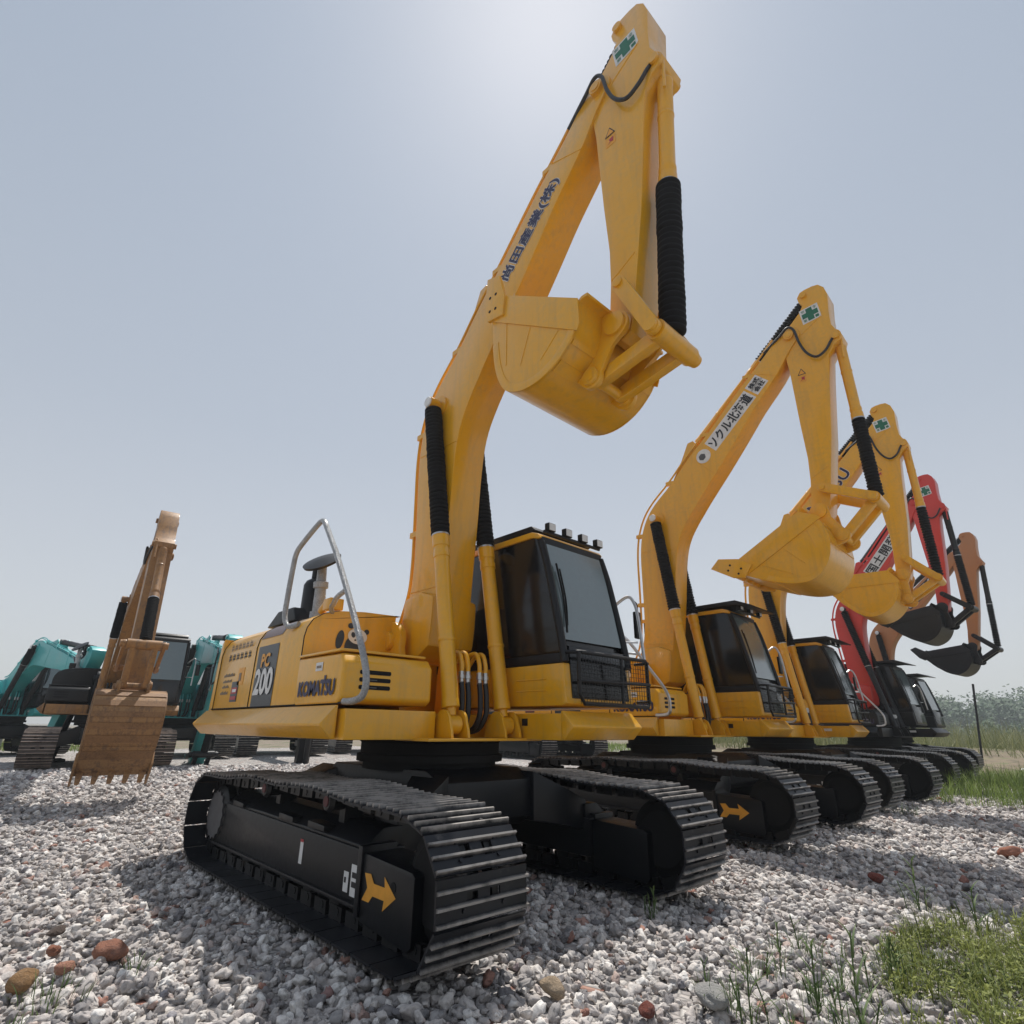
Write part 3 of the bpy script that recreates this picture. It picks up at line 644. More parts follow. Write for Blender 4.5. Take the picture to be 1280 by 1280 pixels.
    if full:
        m = MB()
        for off, yy in ((.062,-.172),(.092,-.140)):
            L = offset_line([q for q in BOOM_BACK[2:-1]], off)
            m.tube([Vector((.12,yy,2.15)) if False else Vector((-.22,yy,2.12))] + [Vector((a,yy,b)) for a, b in L], .013, 8)
        for q in (BOOM_BACK[4], BOOM_BACK[7], BOOM_BACK[10], BOOM_BACK[12], BOOM_BACK[14]):
            a = q; m.box((a[0]-.115,-.188,a[1]-.02),(a[0]+.02,-.125,a[1]+.04))
        m.build('boom_pipes', att, boom, M=MBm)
        for q in ([(1.0,-.191,5.50),(1.36,-.191,5.16)], [(-.005,-.191,4.02),(.66,-.191,3.98)], [(2.08,-.191,6.72),(2.47,-.191,6.55)], [(.0,-.191,2.46),(.53,-.191,2.46)]):
            m = MB(); m.tube(q, .005, 6, smooth=False); m.build('weld_seam', att, boom, M=MBm)
    tx = P.get('boomtext')
    if tx:
        for (s_, t0, t1, hh, dz, mt_, plate_m) in tx:
            a = Vector((.27,0,4.84)); b = Vector((2.30,0,6.95)); u = (b-a).normalized(); v = Vector((-u.z, 0, u.x))
            o = a + u*t0 + v*dz; o.y = -.19
            if plate_m: plate(o - u*.03 - v*.03, u, v, t1-t0+.06, hh+.06, MT[plate_m], boom, 'lettering_plate', lift=.002, M=MBm)
            if mt_ == 'navy':   # pale outline under the dark letters
                lettering(s_, o, u, v, t1-t0, hh, MT['white'], boom, 'lettering_outline', M=MBm, bold=.011, lift=.002)
            lettering(s_, o, u, v, t1-t0, hh, MT[mt_], boom, M=MBm, bold=.003, lift=.006)
    if P.get('roundel'):
        a = Vector((.27,0,4.84)); b = Vector((2.30,0,6.95)); u = (b-a).normalized(); v = Vector((-u.z,0,u.x)); c = a + u*P['roundel'] - v*.21
        m = MB(); m.lathe((c.x,-.1905,c.z),(c.x,-.195,c.z),[(0,.125),(1,.124)],32); rd = m.build('roundel', MT['white'], boom, M=MBm)
        m = MB(); m.lathe((c.x-.02,-.1955,c.z-.01),(c.x-.02,-.197,c.z-.01),[(0,.065),(1,.064)],6); m.build('roundel_mark', MT['greysteel'], rd, M=MBm)
    # boom cylinders
    ct = MBm @ CYLT
    for s in (-1, 1):
        off = Vector((0, s*.29, 0))
        ram(root, 'boom_cylinder', CYLB+off, ct+off, 1.74, .072, cyl, ribs=34)
    # arm cylinder on the boom's back
    a0 = MBm @ ACB; a1 = MAm @ ACT; L = (a1-a0).length
    ram(root, 'arm_cylinder', a0, a1, min(1.75, L-.35), .072, cyl, ribs=max(6, int((L-1.75)/.05)))
    # ---- arm
    m = MB(); m.prism(ARM_OUT, -.165, .165)
    arm = m.build('arm', att, root, bevel=.012, M=MAm, ang=25)
    m = MB()
    for q in ((ACT.x, ACT.z), (BCYL.x, BCYL.z)): m.cyl((q[0],-.20,q[1]),(q[0],.20,q[1]),.05)
    m.cyl((K1.x,-.31,K1.z),(K1.x,.31,K1.z),.045); m.cyl((APN.x,-.26,APN.z),(APN.x,.26,APN.z),.085)
    m.build('pin', att, arm, M=MAm)
    if full:
        
        for q in ([(2.63,-.166,6.95),(3.20,-.166,7.32)], [(2.70,-.166,4.72),(2.95,-.166,4.86)]): m = MB(); m.tube(q, .006, 6, smooth=False); m.build('weld_seam', att, arm, M=MAm)
    # safety sticker: white square, green cross, four small characters
    if P.get('cross', True):
        w = .27; o = Vector((2.93, -.165, 7.27)); u = Vector((.80, 0, .60)).normalized() if False else Vector((1,0,.12)).normalized(); v = Vector((-u.z,0,u.x))
        st = plate(o, u, v, w, w, MT['white'], arm, 'safety_sticker', M=MAm)
        t = w/3.0
        cr = [(t,.02),(2*t,.02),(2*t,t),(w-.02,t),(w-.02,2*t),(2*t,2*t),(2*t,w-.02),(t,w-.02),(t,2*t),(.02,2*t),(.02,t),(t,t)]
        poly_sticker(cr, o, u, v, MT['green'], st, 'green_cross', lift=.0055, M=MAm)
        for ch, (du, dv) in zip('安全第一', ((.022,2*t+.02),(2*t+.015,2*t+.02),(.022,.022),(2*t+.015,.022))):
            q = o + u*du + v*dv; lettering(ch, q, u, v, .05, .05, MT['green'], st, 'small_character', M=MAm, lift=.0045)
    if full:
        tri = [(0,0),(.12,0),(.06,.11)]; o = Vector((2.74,-.165,6.42))
        tr = poly_sticker(tri, o, (1,0,0), (0,0,1), MT['ink'], arm, 'warning_sticker', M=MAm)
        poly_sticker([(.016,.010),(.104,.010),(.06,.092)], o, (1,0,0), (0,0,1), MT['arrow'], tr, 'sticker_print', lift=.0055, M=MAm)
        plate(o + Vector((.005,0,-.13)), (1,0,0), (0,0,1), .11, .11, MT['arrow'], arm, 'warning_sticker', M=MAm)
        poly_sticker([(.02,.02),(.05,.05),(.04,.085),(.09,.09),(.085,.03),(.06,.045)], o + Vector((.005,0,-.13)), (1,0,0), (0,0,1), MT['redsticker'], arm, 'warning_sticker', lift=.0055, M=MAm)
        # looping hose from the boom tip to the bucket cylinder
        hp_ = [MBm @ Vector((2.30,-.17,7.03)), MBm @ Vector((2.58,-.215,7.20)), MBm @ Vector((2.71,-.23,7.29)), MAm @ Vector((2.80,-.235,7.20)), MAm @ Vector((2.85,-.235,6.94)), MAm @ Vector((2.93,-.235,6.72)), MAm @ Vector((3.05,-.23,6.60)), MAm @ Vector((3.18,-.22,6.66)), MAm @ Vector((3.27,-.18,6.82)), MAm @ Vector((3.34,-.12,6.93))]
        m = MB(); m.tube(hp_, .019, 10); hz = m.build('looping_hose', MT['hose'], root)
        m = MB(); m.tube([MAm @ Vector((3.33,-.14,6.99)), MAm @ Vector((3.385,-.12,6.90)), MAm @ Vector((3.37,-.12,6.5))], .015, 8); m.build('hose_pipe', att, hz)
    # bucket cylinder
    kk1 = MAm @ K1; bb = MKm @ B1
    r1 = (K2-K1).length; r2 = (K2-B1).length; d = (bb-kk1).length; h = (r1*r1-r2*r2+d*d)/(2*d); w = math.sqrt(max(r1*r1-h*h, 1e-4)); u = (bb-kk1)/d
    k2 = kk1 + u*h + Vector((-u.z, 0, u.x))*w
    bc = MAm @ BCYL
    ram(root, 'bucket_cylinder', bc, k2, 1.35, .070, cyl, ribs=26, bootr=P.get('bootr', 1.25))
    # links
    def bar(p, q, y, t, wd, nm):
        uu = (q-p).normalized(); vv = Vector((-uu.z,0,uu.x)); m = MB(); pr = []
        for i in range(9): a = pi/2+pi*i/8; pr.append(p + uu*(wd*cos(a)) + vv*(wd*sin(a)))
        for i in range(9): a = -pi/2+pi*i/8; pr.append(q + uu*(wd*cos(a)) + vv*(wd*sin(a)))
        m.prism([(a.x, a.z) for a in pr], y-t/2, y+t/2)
        for e in (p, q): m.cyl(e+Vector((0,y-t/2-.018,0)), e+Vector((0,y+t/2+.018,0)), wd*.72)
        return m.build(nm, lk, root, bevel=.006)
    bar(kk1, k2, -.275, .05, .062, 'side_link'); bar(kk1, k2, .275, .05, .062, 'side_link'); 
    bar(k2, bb, -.15, .09, .055, 'bucket_link'); bar(k2, bb, .15, .09, .055, 'bucket_link')
    m = MB(); m.cyl(k2+Vector((0,-.33,0)), k2+Vector((0,.33,0)), .055); m.cyl(k2+Vector((0,-.24,0)), k2+Vector((0,.24,0)), .08); m.build('link_pin', lk, root)
    # ---- bucket
    W = .53
    ins = offset_line(BKT_SHELL, .028); m = MB(); sh = smoothp(BKT_SHELL, 3)
    isn = offset_line(sh, .026)
    n = len(sh); vs = []; 
    for y in (-W, W):
        vs += [Vector((a, y, b)) for a, b in sh] + [Vector((a, y, b)) for a, b in isn]
    fs = []
    for i in range(n-1):
        fs += [(i, i+1, 2*n+i+1, 2*n+i), (n+i+1, n+i, 3*n+i, 3*n+i+1), (i+1, i, n+i, n+i+1), (2*n+i, 2*n+i+1, 3*n+i+1, 3*n+i)]
    fs += [(0, 2*n, 3*n, n), (n-1, 2*n-1, 4*n-1, 3*n-1)]
    m.add(vs, fs)
    bucket = m.build('bucket', bk, root, M=MKm, ang=30)
    plate_pts = sh[:-3] + [(2.63,4.31)]
    for s in (-1, 1):
        m = MB(); m.prism(plate_pts, s*W-.012, s*W+.012); m.build('bucket_side', bk, bucket, M=MKm, bevel=.004)
        m = MB(); ya, yb = sorted((s*(W+.012), s*(W+.026))); m.prism([(1.60,5.06),(1.63,4.72),(2.62,4.04),(2.645,4.10),(2.64,4.34)], ya, yb); m.build('side_strip', bk, bucket, M=MKm, bevel=.004)
        m = MB()   # raised rim on the side plate
        inner = offset_line(sh[6:-8], .075)
        ring = sh[6:-8] + inner[::-1]; ya, yb = sorted((s*(W+.011), s*(W+.017))); m.prism(ring, ya, yb); m.build('wear_rim', bk, bucket, M=MKm, bevel=.002)
        if full > 1:
            for (q0, q1) in (((1.80,4.60),(1.80,4.15)),((2.10,4.38),(1.98,4.05)),((2.42,4.16),(2.22,3.98))): m = MB(); m.tube([(q0[0],s*(W+.013),q0[1]),(q1[0],s*(W+.013),q1[1])], .006, 6, smooth=False); m.build('weld_seam', bk, bucket, M=MKm)
        m = MB(); ya, yb = sorted((s*(W+.013), s*(W+.05))); m.prism([(1.52,4.90),(1.55,5.26),(1.72,5.20),(1.80,4.92),(1.78,4.70),(1.57,4.74)], ya, yb); sc = m.build('side_cutter', bk, bucket, M=MKm, bevel=.005)
        m = MB()
        for q in ((1.60,4.84),(1.68,4.83),(1.60,5.0),(1.68,5.0)): m.cyl((q[0],s*(W+.052),q[1]),(q[0],s*(W+.040),q[1]),.016, seg=12)
        m.build('bolt_hole', MT['rubber'] if full else bk, sc, M=MKm)
        m = MB(); ys_ = s*.225
        m.prism([(2.60,4.30),(2.66,4.36),(2.74,4.315)] + arc(APN.x,APN.z,.125,80,-60,7) + [(2.72,4.02),(2.62,3.86)] + arc(B1.x,B1.z,.10,10,-130,7) + [(2.34,3.85),(2.48,3.95),(2.585,4.06)], ys_-.022, ys_+.022); m.cyl((APN.x,ys_-.05,APN.z),(APN.x,ys_+.05,APN.z),.10); m.cyl((B1.x,ys_-.05,B1.z),(B1.x,ys_+.05,B1.z),.075)
        m.build('bucket_ear', bk, bucket, M=MKm, bevel=.006)
    for i0, i1 in ((5,7),(len(sh)-17,len(sh)-15),(len(sh)-12,len(sh)-11)):
        m = MB(); o_ = offset_line(sh, -.010); m.prism([sh[i0], sh[i1], o_[i1], o_[i0]], -W+.01, W-.01); m.build('reinforcing_strip', bk, bucket, M=MKm)
    m = MB(); m.cyl((B1.x,-.28,B1.z),(B1.x,.28,B1.z),.045); m.build('bucket_pin', bk, bucket, M=MKm)
    for k in range(5):
        yy = -W+.07 + (2*W-.14)*k/4; m = MB()
        m.prismf([[Vector((1.585+dx, yy+dy*h_, z)) for dx, dy in ((-.045,-1),(.045,-1),(.045,1),(-.045,1))] if False else [Vector((1.595+dx*sc_, yy+dy*h_, z)) for dx, dy in ((-.045,-1),(.045,-1),(.045,1),(-.045,1))] for z, h_, sc_ in ((4.96,.05,1.0),(5.08,.045,.95),(5.22,.036,.45),(5.27,.03,.18))])
        m.build('tooth', bk if P.get('tooth') is None else MT[P['tooth']], bucket, M=MKm, bevel=.004)
    if P.get('strips'):
        L = []
        for k in range(7):
            i = 4 + k*4
            if i+2 < n-3:
                m = MB(); o_ = offset_line(sh, -.014); m.prism([sh[i], sh[i+2], o_[i+2], o_[i]], -W, W); m.build('wear_strip', MT['rustdark'], bucket, M=MKm)
    root['_k2'] = 0; del root['_k2']
    return root
# ------------------------------------------------------------------ the machines
def gz(x, y):
    """ground height: level yard, rising a little behind the first row"""
    t = min(max((-x-3.5)/5.5, 0), 1); t = t*t*(3-2*t)
    return .30*t - .055
GR = 'excavators parked in a row with booms raised'
ROW = [
 dict(label='nearest and largest yellow excavator, lettering 200 on its side and a panda emblem', loc=(0,0,0), yaw=0, db=0, da=0, dk=0, full=2, arrow=True, rail='tall', bootr=1.5, cage=True, lights=4, guard='bar', group=GR, att='yellow',
      boomtext=[('尚田産業(株)', 1.34, 2.45, .21, -.33, 'navy', None)]),
 dict(label='second yellow excavator of the row, white roundel and black Japanese lettering on its boom', loc=(-.50,4.815,.02), yaw=.047, db=-.066, da=-.038, dk=1.116, tx=.25, ty=.03, tyaw=-.054, full=2, arrow=True, rail='low', cage=True, lights=3, guard='visor', group=GR, att='yellow2', col='yellow2',
      boomtext=[('ソクル北海道', 1.33, 2.30, .20, -.31, 'ink', 'white'), ('株式', 2.40, 2.60, .09, -.19, 'ink', 'white'), ('会社', 2.40, 2.60, .09, -.31, 'ink', 'white')], roundel=1.12),
 dict(label='third yellow excavator, between the second yellow one and the red one', loc=(-.73,9.36,0), yaw=.072, db=-.059, da=.005, dk=.581, tx=.25, tyaw=-.109, full=1, rail='low', cage=True, lights=3, guard='visor', group=GR, att='yellow2', col='yellow2',
      boomtext=[('KOMATSU', 1.0, 2.64, .26, -.36, 'navy', None)]),
 dict(label='red excavator with a black cab, black bucket and black hydraulic cylinders', loc=(-.62,15.2,0), yaw=-.05, db=.03, da=-.004, dk=.767, tx=-.2, tyaw=.05, full=1, rail='low', cabm='black', cylm='black', bucket='black', linkm='black', guard='visor', cabx=-.35, group=GR, col='black', att='red',
      boomtext=[('国土開発', 1.08, 2.35, .27, -.38, 'ink', 'white')]),
 dict(label='brown-orange excavator with SANY on its boom and a black bucket, behind the red one', loc=(-1.51,20.1,0), yaw=-.068, db=-.141, da=-.083, dk=.717, full=0, cabm='black', cylm='black', bucket='black', linkm='black', guard='visor', cross=False, group=GR, col='black', att='orange',
      boomtext=[('SANY', 1.15, 2.3, .28, -.38, 'white', 'ink')]),
]
for r in ROW: excavator(r)
G2 = 'excavators parked facing the row'
BACK = [
 dict(label='worn tan excavator facing the camera, rusty ribbed bucket hanging to the gravel', loc=(-13.12,-.53,.30), yaw=-.115, db=-.739, da=.487, dk=2.3, bs=.86, full=1, shoe='shoebrown', col='black', deckm='tan', att='tan', bucket='rust', cylm='tan', cabm='black', guard='bar', rail=None, stickers=False, cross=False, group=G2, strips=True),
 dict(label='turquoise excavator parked directly behind the worn tan one, black cab, dark arm', loc=(-16.8,2.0,.30), yaw=-.10, db=-1.0, da=-.5, dk=1.9, full=1, col='cyan', att='cyan', linkm='black', bucket='black', cylm='black', cabm='black', guard='bar', rail=None, stickers=False, cross=False, group=G2),
 dict(label='turquoise excavator at the far left edge, beside the worn tan one', loc=(-20.0,-2.3,.30), yaw=.20, db=-1.04, da=-.5, dk=1.9, full=1, col='cyan', att='cyan', linkm='black', bucket='black', cylm='black', cabm='black', guard='bar', rail=None, stickers=False, cross=False, group=G2),
 dict(label='turquoise excavator seen only through the gap beneath the nearest yellow one, left of its turntable', loc=(-17.0,5.4,.30), yaw=radians(-14), db=-1.15, da=-.2, dk=1.6, full=0, col='cyan', att='black', bucket='black', cylm='black', cabm='black', guard='bar', rail=None, stickers=False, cross=False, group=G2),
 dict(label='dark-based excavator far behind, its tracks showing just above the nearest track top', loc=(-17.5,9.2,.30), yaw=radians(-18), db=-1.15, da=-.2, dk=1.6, full=0, col='black', att='black', bucket='black', cylm='black', cabm='black', guard='bar', rail=None, stickers=False, cross=False, group=G2),
 dict(label='black-based excavator whose tracks show under the cab of the nearest yellow machine, behind the row', loc=(-10.6,12.4,.28), yaw=radians(-10), db=-1.15, da=-.2, dk=1.6, full=0, col='black', att='black', bucket='black', cylm='black', cabm='black', guard='bar', rail=None, stickers=False, cross=False, group=G2),
]
for r in BACK: excavator(r)

# ------------------------------------------------------------------ ground
CX, CY, CZ = 4.844, -3.28, 1.173
def ground_mesh():
    m = MB(); rings = []; r = .35
    while r < 2500: rings.append(r); r *= 1.045 if r < 40 else 1.12
    NS = 220
    vs = [Vector((CX, CY, 0))]
    for r in rings:
        for k in range(NS):
            a = 2*pi*k/NS; x = CX + r*cos(a); y = CY + r*sin(a)
            z = gz(x, y) + .03*noise.noise((x*.5, y*.5, 0)) * min(1, r/3)
            if r < 60: z += .012*noise.noise((x*2.1, y*2.1, 3))
            vs.append(Vector((x, y, z)))
    fs = [(0, 1+k, 1+(k+1) % NS) for k in range(NS)]
    for j in range(len(rings)-1):
        for k in range(NS):
            a = 1+j*NS+k; b = 1+j*NS+(k+1) % NS; fs.append((a, a+NS, b+NS, b))
    m.add(vs, fs); return m
def ground_material():
    m, nt, b = new_mat('gravel_yard_ground')
    g = nd(nt, 'ShaderNodeNewGeometry'); L = nt.links.new
    v1 = nd(nt, 'ShaderNodeTexVoronoi', Scale=15.0, Randomness=1.0); L(g.outputs['Position'], v1.inputs['Vector'])
    v2 = nd(nt, 'ShaderNodeTexVoronoi', Scale=15.0, Randomness=1.0, feature='DISTANCE_TO_EDGE'); L(g.outputs['Position'], v2.inputs['Vector'])
    sep = nd(nt, 'ShaderNodeSeparateColor'); L(v1.outputs['Color'], sep.inputs[0])
    cr = ramp(nt, sep.outputs[0], [(0, (.24,.225,.22)), (.25, (.38,.355,.345)), (.5, (.48,.445,.425)), (.75, (.58,.55,.52)), (.95, (.70,.67,.64)), (.975, (.34,.16,.12)), (1, (.46,.30,.24))])
    edge = ramp(nt, v2.outputs['Distance'], [(0, (.35,.35,.35)), (.12, (1,1,1))])
    mu = nd(nt, 'ShaderNodeMix', data_type='RGBA', blend_type='MULTIPLY'); mu.inputs[0].default_value = .8; L(cr.outputs[0], mu.inputs[6]); L(edge.outputs[0], mu.inputs[7])
    bn = nd(nt, 'ShaderNodeTexNoise', Scale=.35, Detail=4.0); L(g.outputs['Position'], bn.inputs['Vector'])
    br = ramp(nt, bn.outputs[0], [(.35, (.82,.80,.78)), (.65, (1.0,1.0,1.0))])
    mu2 = nd(nt, 'ShaderNodeMix', data_type='RGBA', blend_type='MULTIPLY'); mu2.inputs[0].default_value = 1; L(mu.outputs[2], mu2.inputs[6]); L(br.outputs[0], mu2.inputs[7])
    # dirt and grass beyond the yard
    sx = nd(nt, 'ShaderNodeSeparateXYZ'); L(g.outputs['Position'], sx.inputs[0])
    n3 = nd(nt, 'ShaderNodeTexNoise', Scale=.22, Detail=6.0, Roughness=.6); L(g.outputs['Position'], n3.inputs['Vector'])
    # yard edge: distance measure d = max(y-17-?, -x-24, ...)
    e1 = nd(nt, 'ShaderNodeMath', operation='MULTIPLY_ADD'); e1.inputs[1].default_value = .55; L(sx.outputs[0], e1.inputs[0]); L(sx.outputs[1], e1.inputs[2])   # y + .55x
    e2 = nd(nt, 'ShaderNodeMath', operation='SUBTRACT'); L(e1.outputs[0], e2.inputs[0]); e2.inputs[1].default_value = 17.0
    e3 = nd(nt, 'ShaderNodeMath', operation='MULTIPLY_ADD'); e3.inputs[1].default_value = -1; e3.inputs[2].default_value = -23.0; L(sx.outputs[0], e3.inputs[0])
    mx = nd(nt, 'ShaderNodeMath', operation='MAXIMUM'); L(e2.outputs[0], mx.inputs[0]); L(e3.outputs[0], mx.inputs[1])
    nn = nd(nt, 'ShaderNodeMath', operation='MULTIPLY_ADD'); nn.inputs[1].default_value = 6.0; nn.inputs[2].default_value = -3.0; L(n3.outputs[0], nn.inputs[0])
    ad = nd(nt, 'ShaderNodeMath', operation='ADD'); L(mx.outputs[0], ad.inputs[0]); L(nn.outputs[0], ad.inputs[1])
    mr = nd(nt, 'ShaderNodeMapRange'); mr.inputs[1].default_value = -.6; mr.inputs[2].default_value = .8; L(ad.outputs[0], mr.inputs[0])
    n4 = nd(nt, 'ShaderNodeTexNoise', Scale=.9, Detail=8.0, Roughness=.7); L(g.outputs['Position'], n4.inputs['Vector'])
    dirt = ramp(nt, n4.outputs[0], [(.35, (.16,.12,.085)), (.5, (.25,.20,.15)), (.6, (.10,.12,.045)), (.75, (.16,.17,.07))])
    mixd = nd(nt, 'ShaderNodeMix', data_type='RGBA'); L(mr.outputs[0], mixd.inputs[0]); L(mu2.outputs[2], mixd.inputs[6]); L(dirt.outputs[0], mixd.inputs[7])
    L(mixd.outputs[2], b.inputs['Base Color']); b.inputs['Roughness'].default_value = .9
    inv = nd(nt, 'ShaderNodeMath', operation='MULTIPLY'); L(v2.outputs['Distance'], inv.inputs[0]); inv.inputs[1].default_value = 1.0
    bp = nd(nt, 'ShaderNodeBump', Strength=.9, Distance=.06); L(v2.outputs['Distance'], bp.inputs['Height']); L(bp.outputs[0], b.inputs['Normal'])
    return m
gm = ground_mesh().build('ground', ground_material(), ang=180); gm['kind'] = 'structure'

# ---- gravel: individual stones scattered by geometry nodes over the yard near the camera
def stone_material(name='gravel_stone'):
    m, nt, b = new_mat(name); L = nt.links.new
    at = nd(nt, 'ShaderNodeAttribute', attribute_type='INSTANCER', attribute_name='rnd')
    cr = ramp(nt, at.outputs['Fac'], [(0, (.19,.18,.185)), (.12, (.31,.295,.29)), (.35, (.42,.39,.375)), (.55, (.51,.47,.445)), (.72, (.60,.565,.535)), (.90, (.76,.735,.705)), (.970, (.50,.41,.37)), (.984, (.34,.19,.15)), (.990, (.24,.10,.08)), (.992, (.30,.29,.31))])
    tc = nd(nt, 'ShaderNodeTexCoord'); n1 = nd(nt, 'ShaderNodeTexNoise', Scale=2.6, Detail=8.0, Roughness=.75); L(tc.outputs['Object'], n1.inputs['Vector'])
    n1.noise_dimensions = '4D'; ml = nd(nt, 'ShaderNodeMath', operation='MULTIPLY'); ml.inputs[1].default_value = 57.0; L(at.outputs['Fac'], ml.inputs[0]); L(ml.outputs[0], n1.inputs['W'])
    r2 = ramp(nt, n1.outputs[0], [(.3, (.55,.53,.52)), (.5, (1,1,1)), (.68, (1.25,1.22,1.18))])
    mu = nd(nt, 'ShaderNodeMix', data_type='RGBA', blend_type='MULTIPLY'); mu.inputs[0].default_value = 1; L(cr.outputs[0], mu.inputs[6]); L(r2.outputs[0], mu.inputs[7])
    L(mu.outputs[2], b.inputs['Base Color']); b.inputs['Roughness'].default_value = .85; b.inputs['Specular IOR Level'].default_value = .25
    bp = nd(nt, 'ShaderNodeBump', Strength=.5, Distance=.02); L(n1.outputs[0], bp.inputs['Height']); L(bp.outputs[0], b.inputs['Normal'])
    return m
def gravel():
    # patch mesh carrying a density attribute
    m = MB(); rings = []; r = .8
    while r < 17: rings.append(r); r *= 1.09
    a0, a1 = radians(72), radians(202); NS = 70; vs = []; dens = []; big = []
    for r in rings:
        for k in range(NS+1):
            a = a0 + (a1-a0)*k/NS; x = CX + r*cos(a); y = CY + r*sin(a)
            vs.append(Vector((x, y, gz(x, y) + .03*noise.noise((x*.5, y*.5, 0))*min(1, r/3) + .012*noise.noise((x*2.1, y*2.1, 3)))))
            dens.append(480 if r < 5.5 else max(100, 480*(5.5/r)**1.35)); big.append(1.0 if r < 6 else min(1.5, (r/6)**.35))
    fs = [(j*(NS+1)+k, (j+1)*(NS+1)+k, (j+1)*(NS+1)+k+1, j*(NS+1)+k+1) for j in range(len(rings)-1) for k in range(NS)]
    m.add(vs, fs); o = m.build('gravel', MT['white'], ang=180); me = o.data; me.materials.clear(); sm = stone_material(); me.materials.append(sm)
    at = me.attributes.new('dens', 'FLOAT', 'POINT'); at.data.foreach_set('value', dens)
    at = me.attributes.new('big', 'FLOAT', 'POINT'); at.data.foreach_set('value', big)
    ng = bpy.data.node_groups.new('scatter_stones', 'GeometryNodeTree')
    ng.interface.new_socket('Geometry', in_out='INPUT', socket_type='NodeSocketGeometry'); ng.interface.new_socket('Geometry', in_out='OUTPUT', socket_type='NodeSocketGeometry')
    N = ng.nodes; L = ng.links.new
    gi = N.new('NodeGroupInput'); go = N.new('NodeGroupOutput')
    dp = N.new('GeometryNodeDistributePointsOnFaces'); dp.distribute_method = 'RANDOM'; L(gi.outputs[0], dp.inputs['Mesh'])
    na = N.new('GeometryNodeInputNamedAttribute'); na.data_type = 'FLOAT'; na.inputs['Name'].default_value = 'dens'; L(na.outputs['Attribute'], dp.inputs['Density'])
    nb = N.new('GeometryNodeInputNamedAttribute'); nb.data_type = 'FLOAT'; nb.inputs['Name'].default_value = 'big'
    jn = N.new('GeometryNodeGeometryToInstance')
    for k in range(9):
        ic = N.new('GeometryNodeMeshIcoSphere'); ic.inputs['Radius'].default_value = .5; ic.inputs['Subdivisions'].default_value = 3
        sp = N.new('GeometryNodeSetPosition'); L(ic.outputs['Mesh'], sp.inputs['Geometry'])
        nt_ = N.new('ShaderNodeTexNoise'); nt_.noise_dimensions = '4D'; nt_.inputs['W'].default_value = k*3.7; nt_.inputs['Scale'].default_value = 1.9; nt_.inputs['Detail'].default_value = 2.5
        vo = N.new('ShaderNodeTexVoronoi'); vo.voronoi_dimensions = '4D'; vo.inputs['W'].default_value = k*1.3; vo.inputs['Scale'].default_value = 1.5; vo.feature = 'F1'
        ps = N.new('GeometryNodeInputPosition'); L(ps.outputs[0], nt_.inputs['Vector']); L(ps.outputs[0], vo.inputs['Vector'])
        sb = N.new('ShaderNodeVectorMath'); sb.operation = 'SUBTRACT'; L(nt_.outputs['Color'], sb.inputs[0]); sb.inputs[1].default_value = (.5,.5,.5)
        sc = N.new('ShaderNodeVectorMath'); sc.operation = 'SCALE'; sc.inputs['Scale'].default_value = .75; L(sb.outputs[0], sc.inputs[0])
        # flattening facets: scale the position by the voronoi distance
        mr = N.new('ShaderNodeMapRange'); mr.inputs[1].default_value = 0; mr.inputs[2].default_value = .9; mr.inputs[3].default_value = -.05; mr.inputs[4].default_value = -.42; L(vo.outputs['Distance'], mr.inputs[0])
        s2 = N.new('ShaderNodeVectorMath'); s2.operation = 'SCALE'; L(ps.outputs[0], s2.inputs[0]); L(mr.outputs[0], s2.inputs['Scale'])
        ad = N.new('ShaderNodeVectorMath'); ad.operation = 'ADD'; L(sc.outputs[0], ad.inputs[0]); L(s2.outputs[0], ad.inputs[1]); L(ad.outputs[0], sp.inputs['Offset'])
        tr = N.new('GeometryNodeTransform'); L(sp.outputs[0], tr.inputs['Geometry']); tr.inputs['Scale'].default_value = (1.25, .8+.07*(k % 4), .70+.06*(k % 3))
        ss = N.new('GeometryNodeSetShadeSmooth'); L(tr.outputs[0], ss.inputs[0]); 
        mt = N.new('GeometryNodeSetMaterial'); mt.inputs['Material'].default_value = sm; L(ss.outputs[0], mt.inputs[0]); L(mt.outputs[0], jn.inputs[0])
    ip = N.new('GeometryNodeInstanceOnPoints'); L(dp.outputs['Points'], ip.inputs['Points']); L(jn.outputs[0], ip.inputs['Instance']); ip.inputs['Pick Instance'].default_value = True
    ri = N.new('FunctionNodeRandomValue'); ri.data_type = 'INT'; ri.inputs[4].default_value = 0; ri.inputs[5].default_value = 8; L(ri.outputs[2], ip.inputs['Instance Index'])
    rr = N.new('FunctionNodeRandomValue'); rr.data_type = 'FLOAT_VECTOR'; rr.inputs[0].default_value = (-.7,-.7,0); rr.inputs[1].default_value = (.7,.7,6.28); rr.inputs['Seed'].default_value = 3; L(rr.outputs[0], ip.inputs['Rotation'])
    rs = N.new('FunctionNodeRandomValue'); rs.data_type = 'FLOAT'; rs.inputs[2].default_value = 0; rs.inputs[3].default_value = 1; rs.inputs['Seed'].default_value = 9
    pw = N.new('ShaderNodeMath'); pw.operation = 'POWER'; L(rs.outputs[1], pw.inputs[0]); pw.inputs[1].default_value = 2.2
    ma = N.new('ShaderNodeMath'); ma.operation = 'MULTIPLY_ADD'; L(pw.outputs[0], ma.inputs[0]); ma.inputs[1].default_value = .062; ma.inputs[2].default_value = .040
    mm = N.new('ShaderNodeMath'); mm.operation = 'MULTIPLY'; L(ma.outputs[0], mm.inputs[0]); L(nb.outputs['Attribute'], mm.inputs[1]); L(mm.outputs[0], ip.inputs['Scale'])
    tr = N.new('GeometryNodeTranslateInstances'); L(ip.outputs[0], tr.inputs[0])
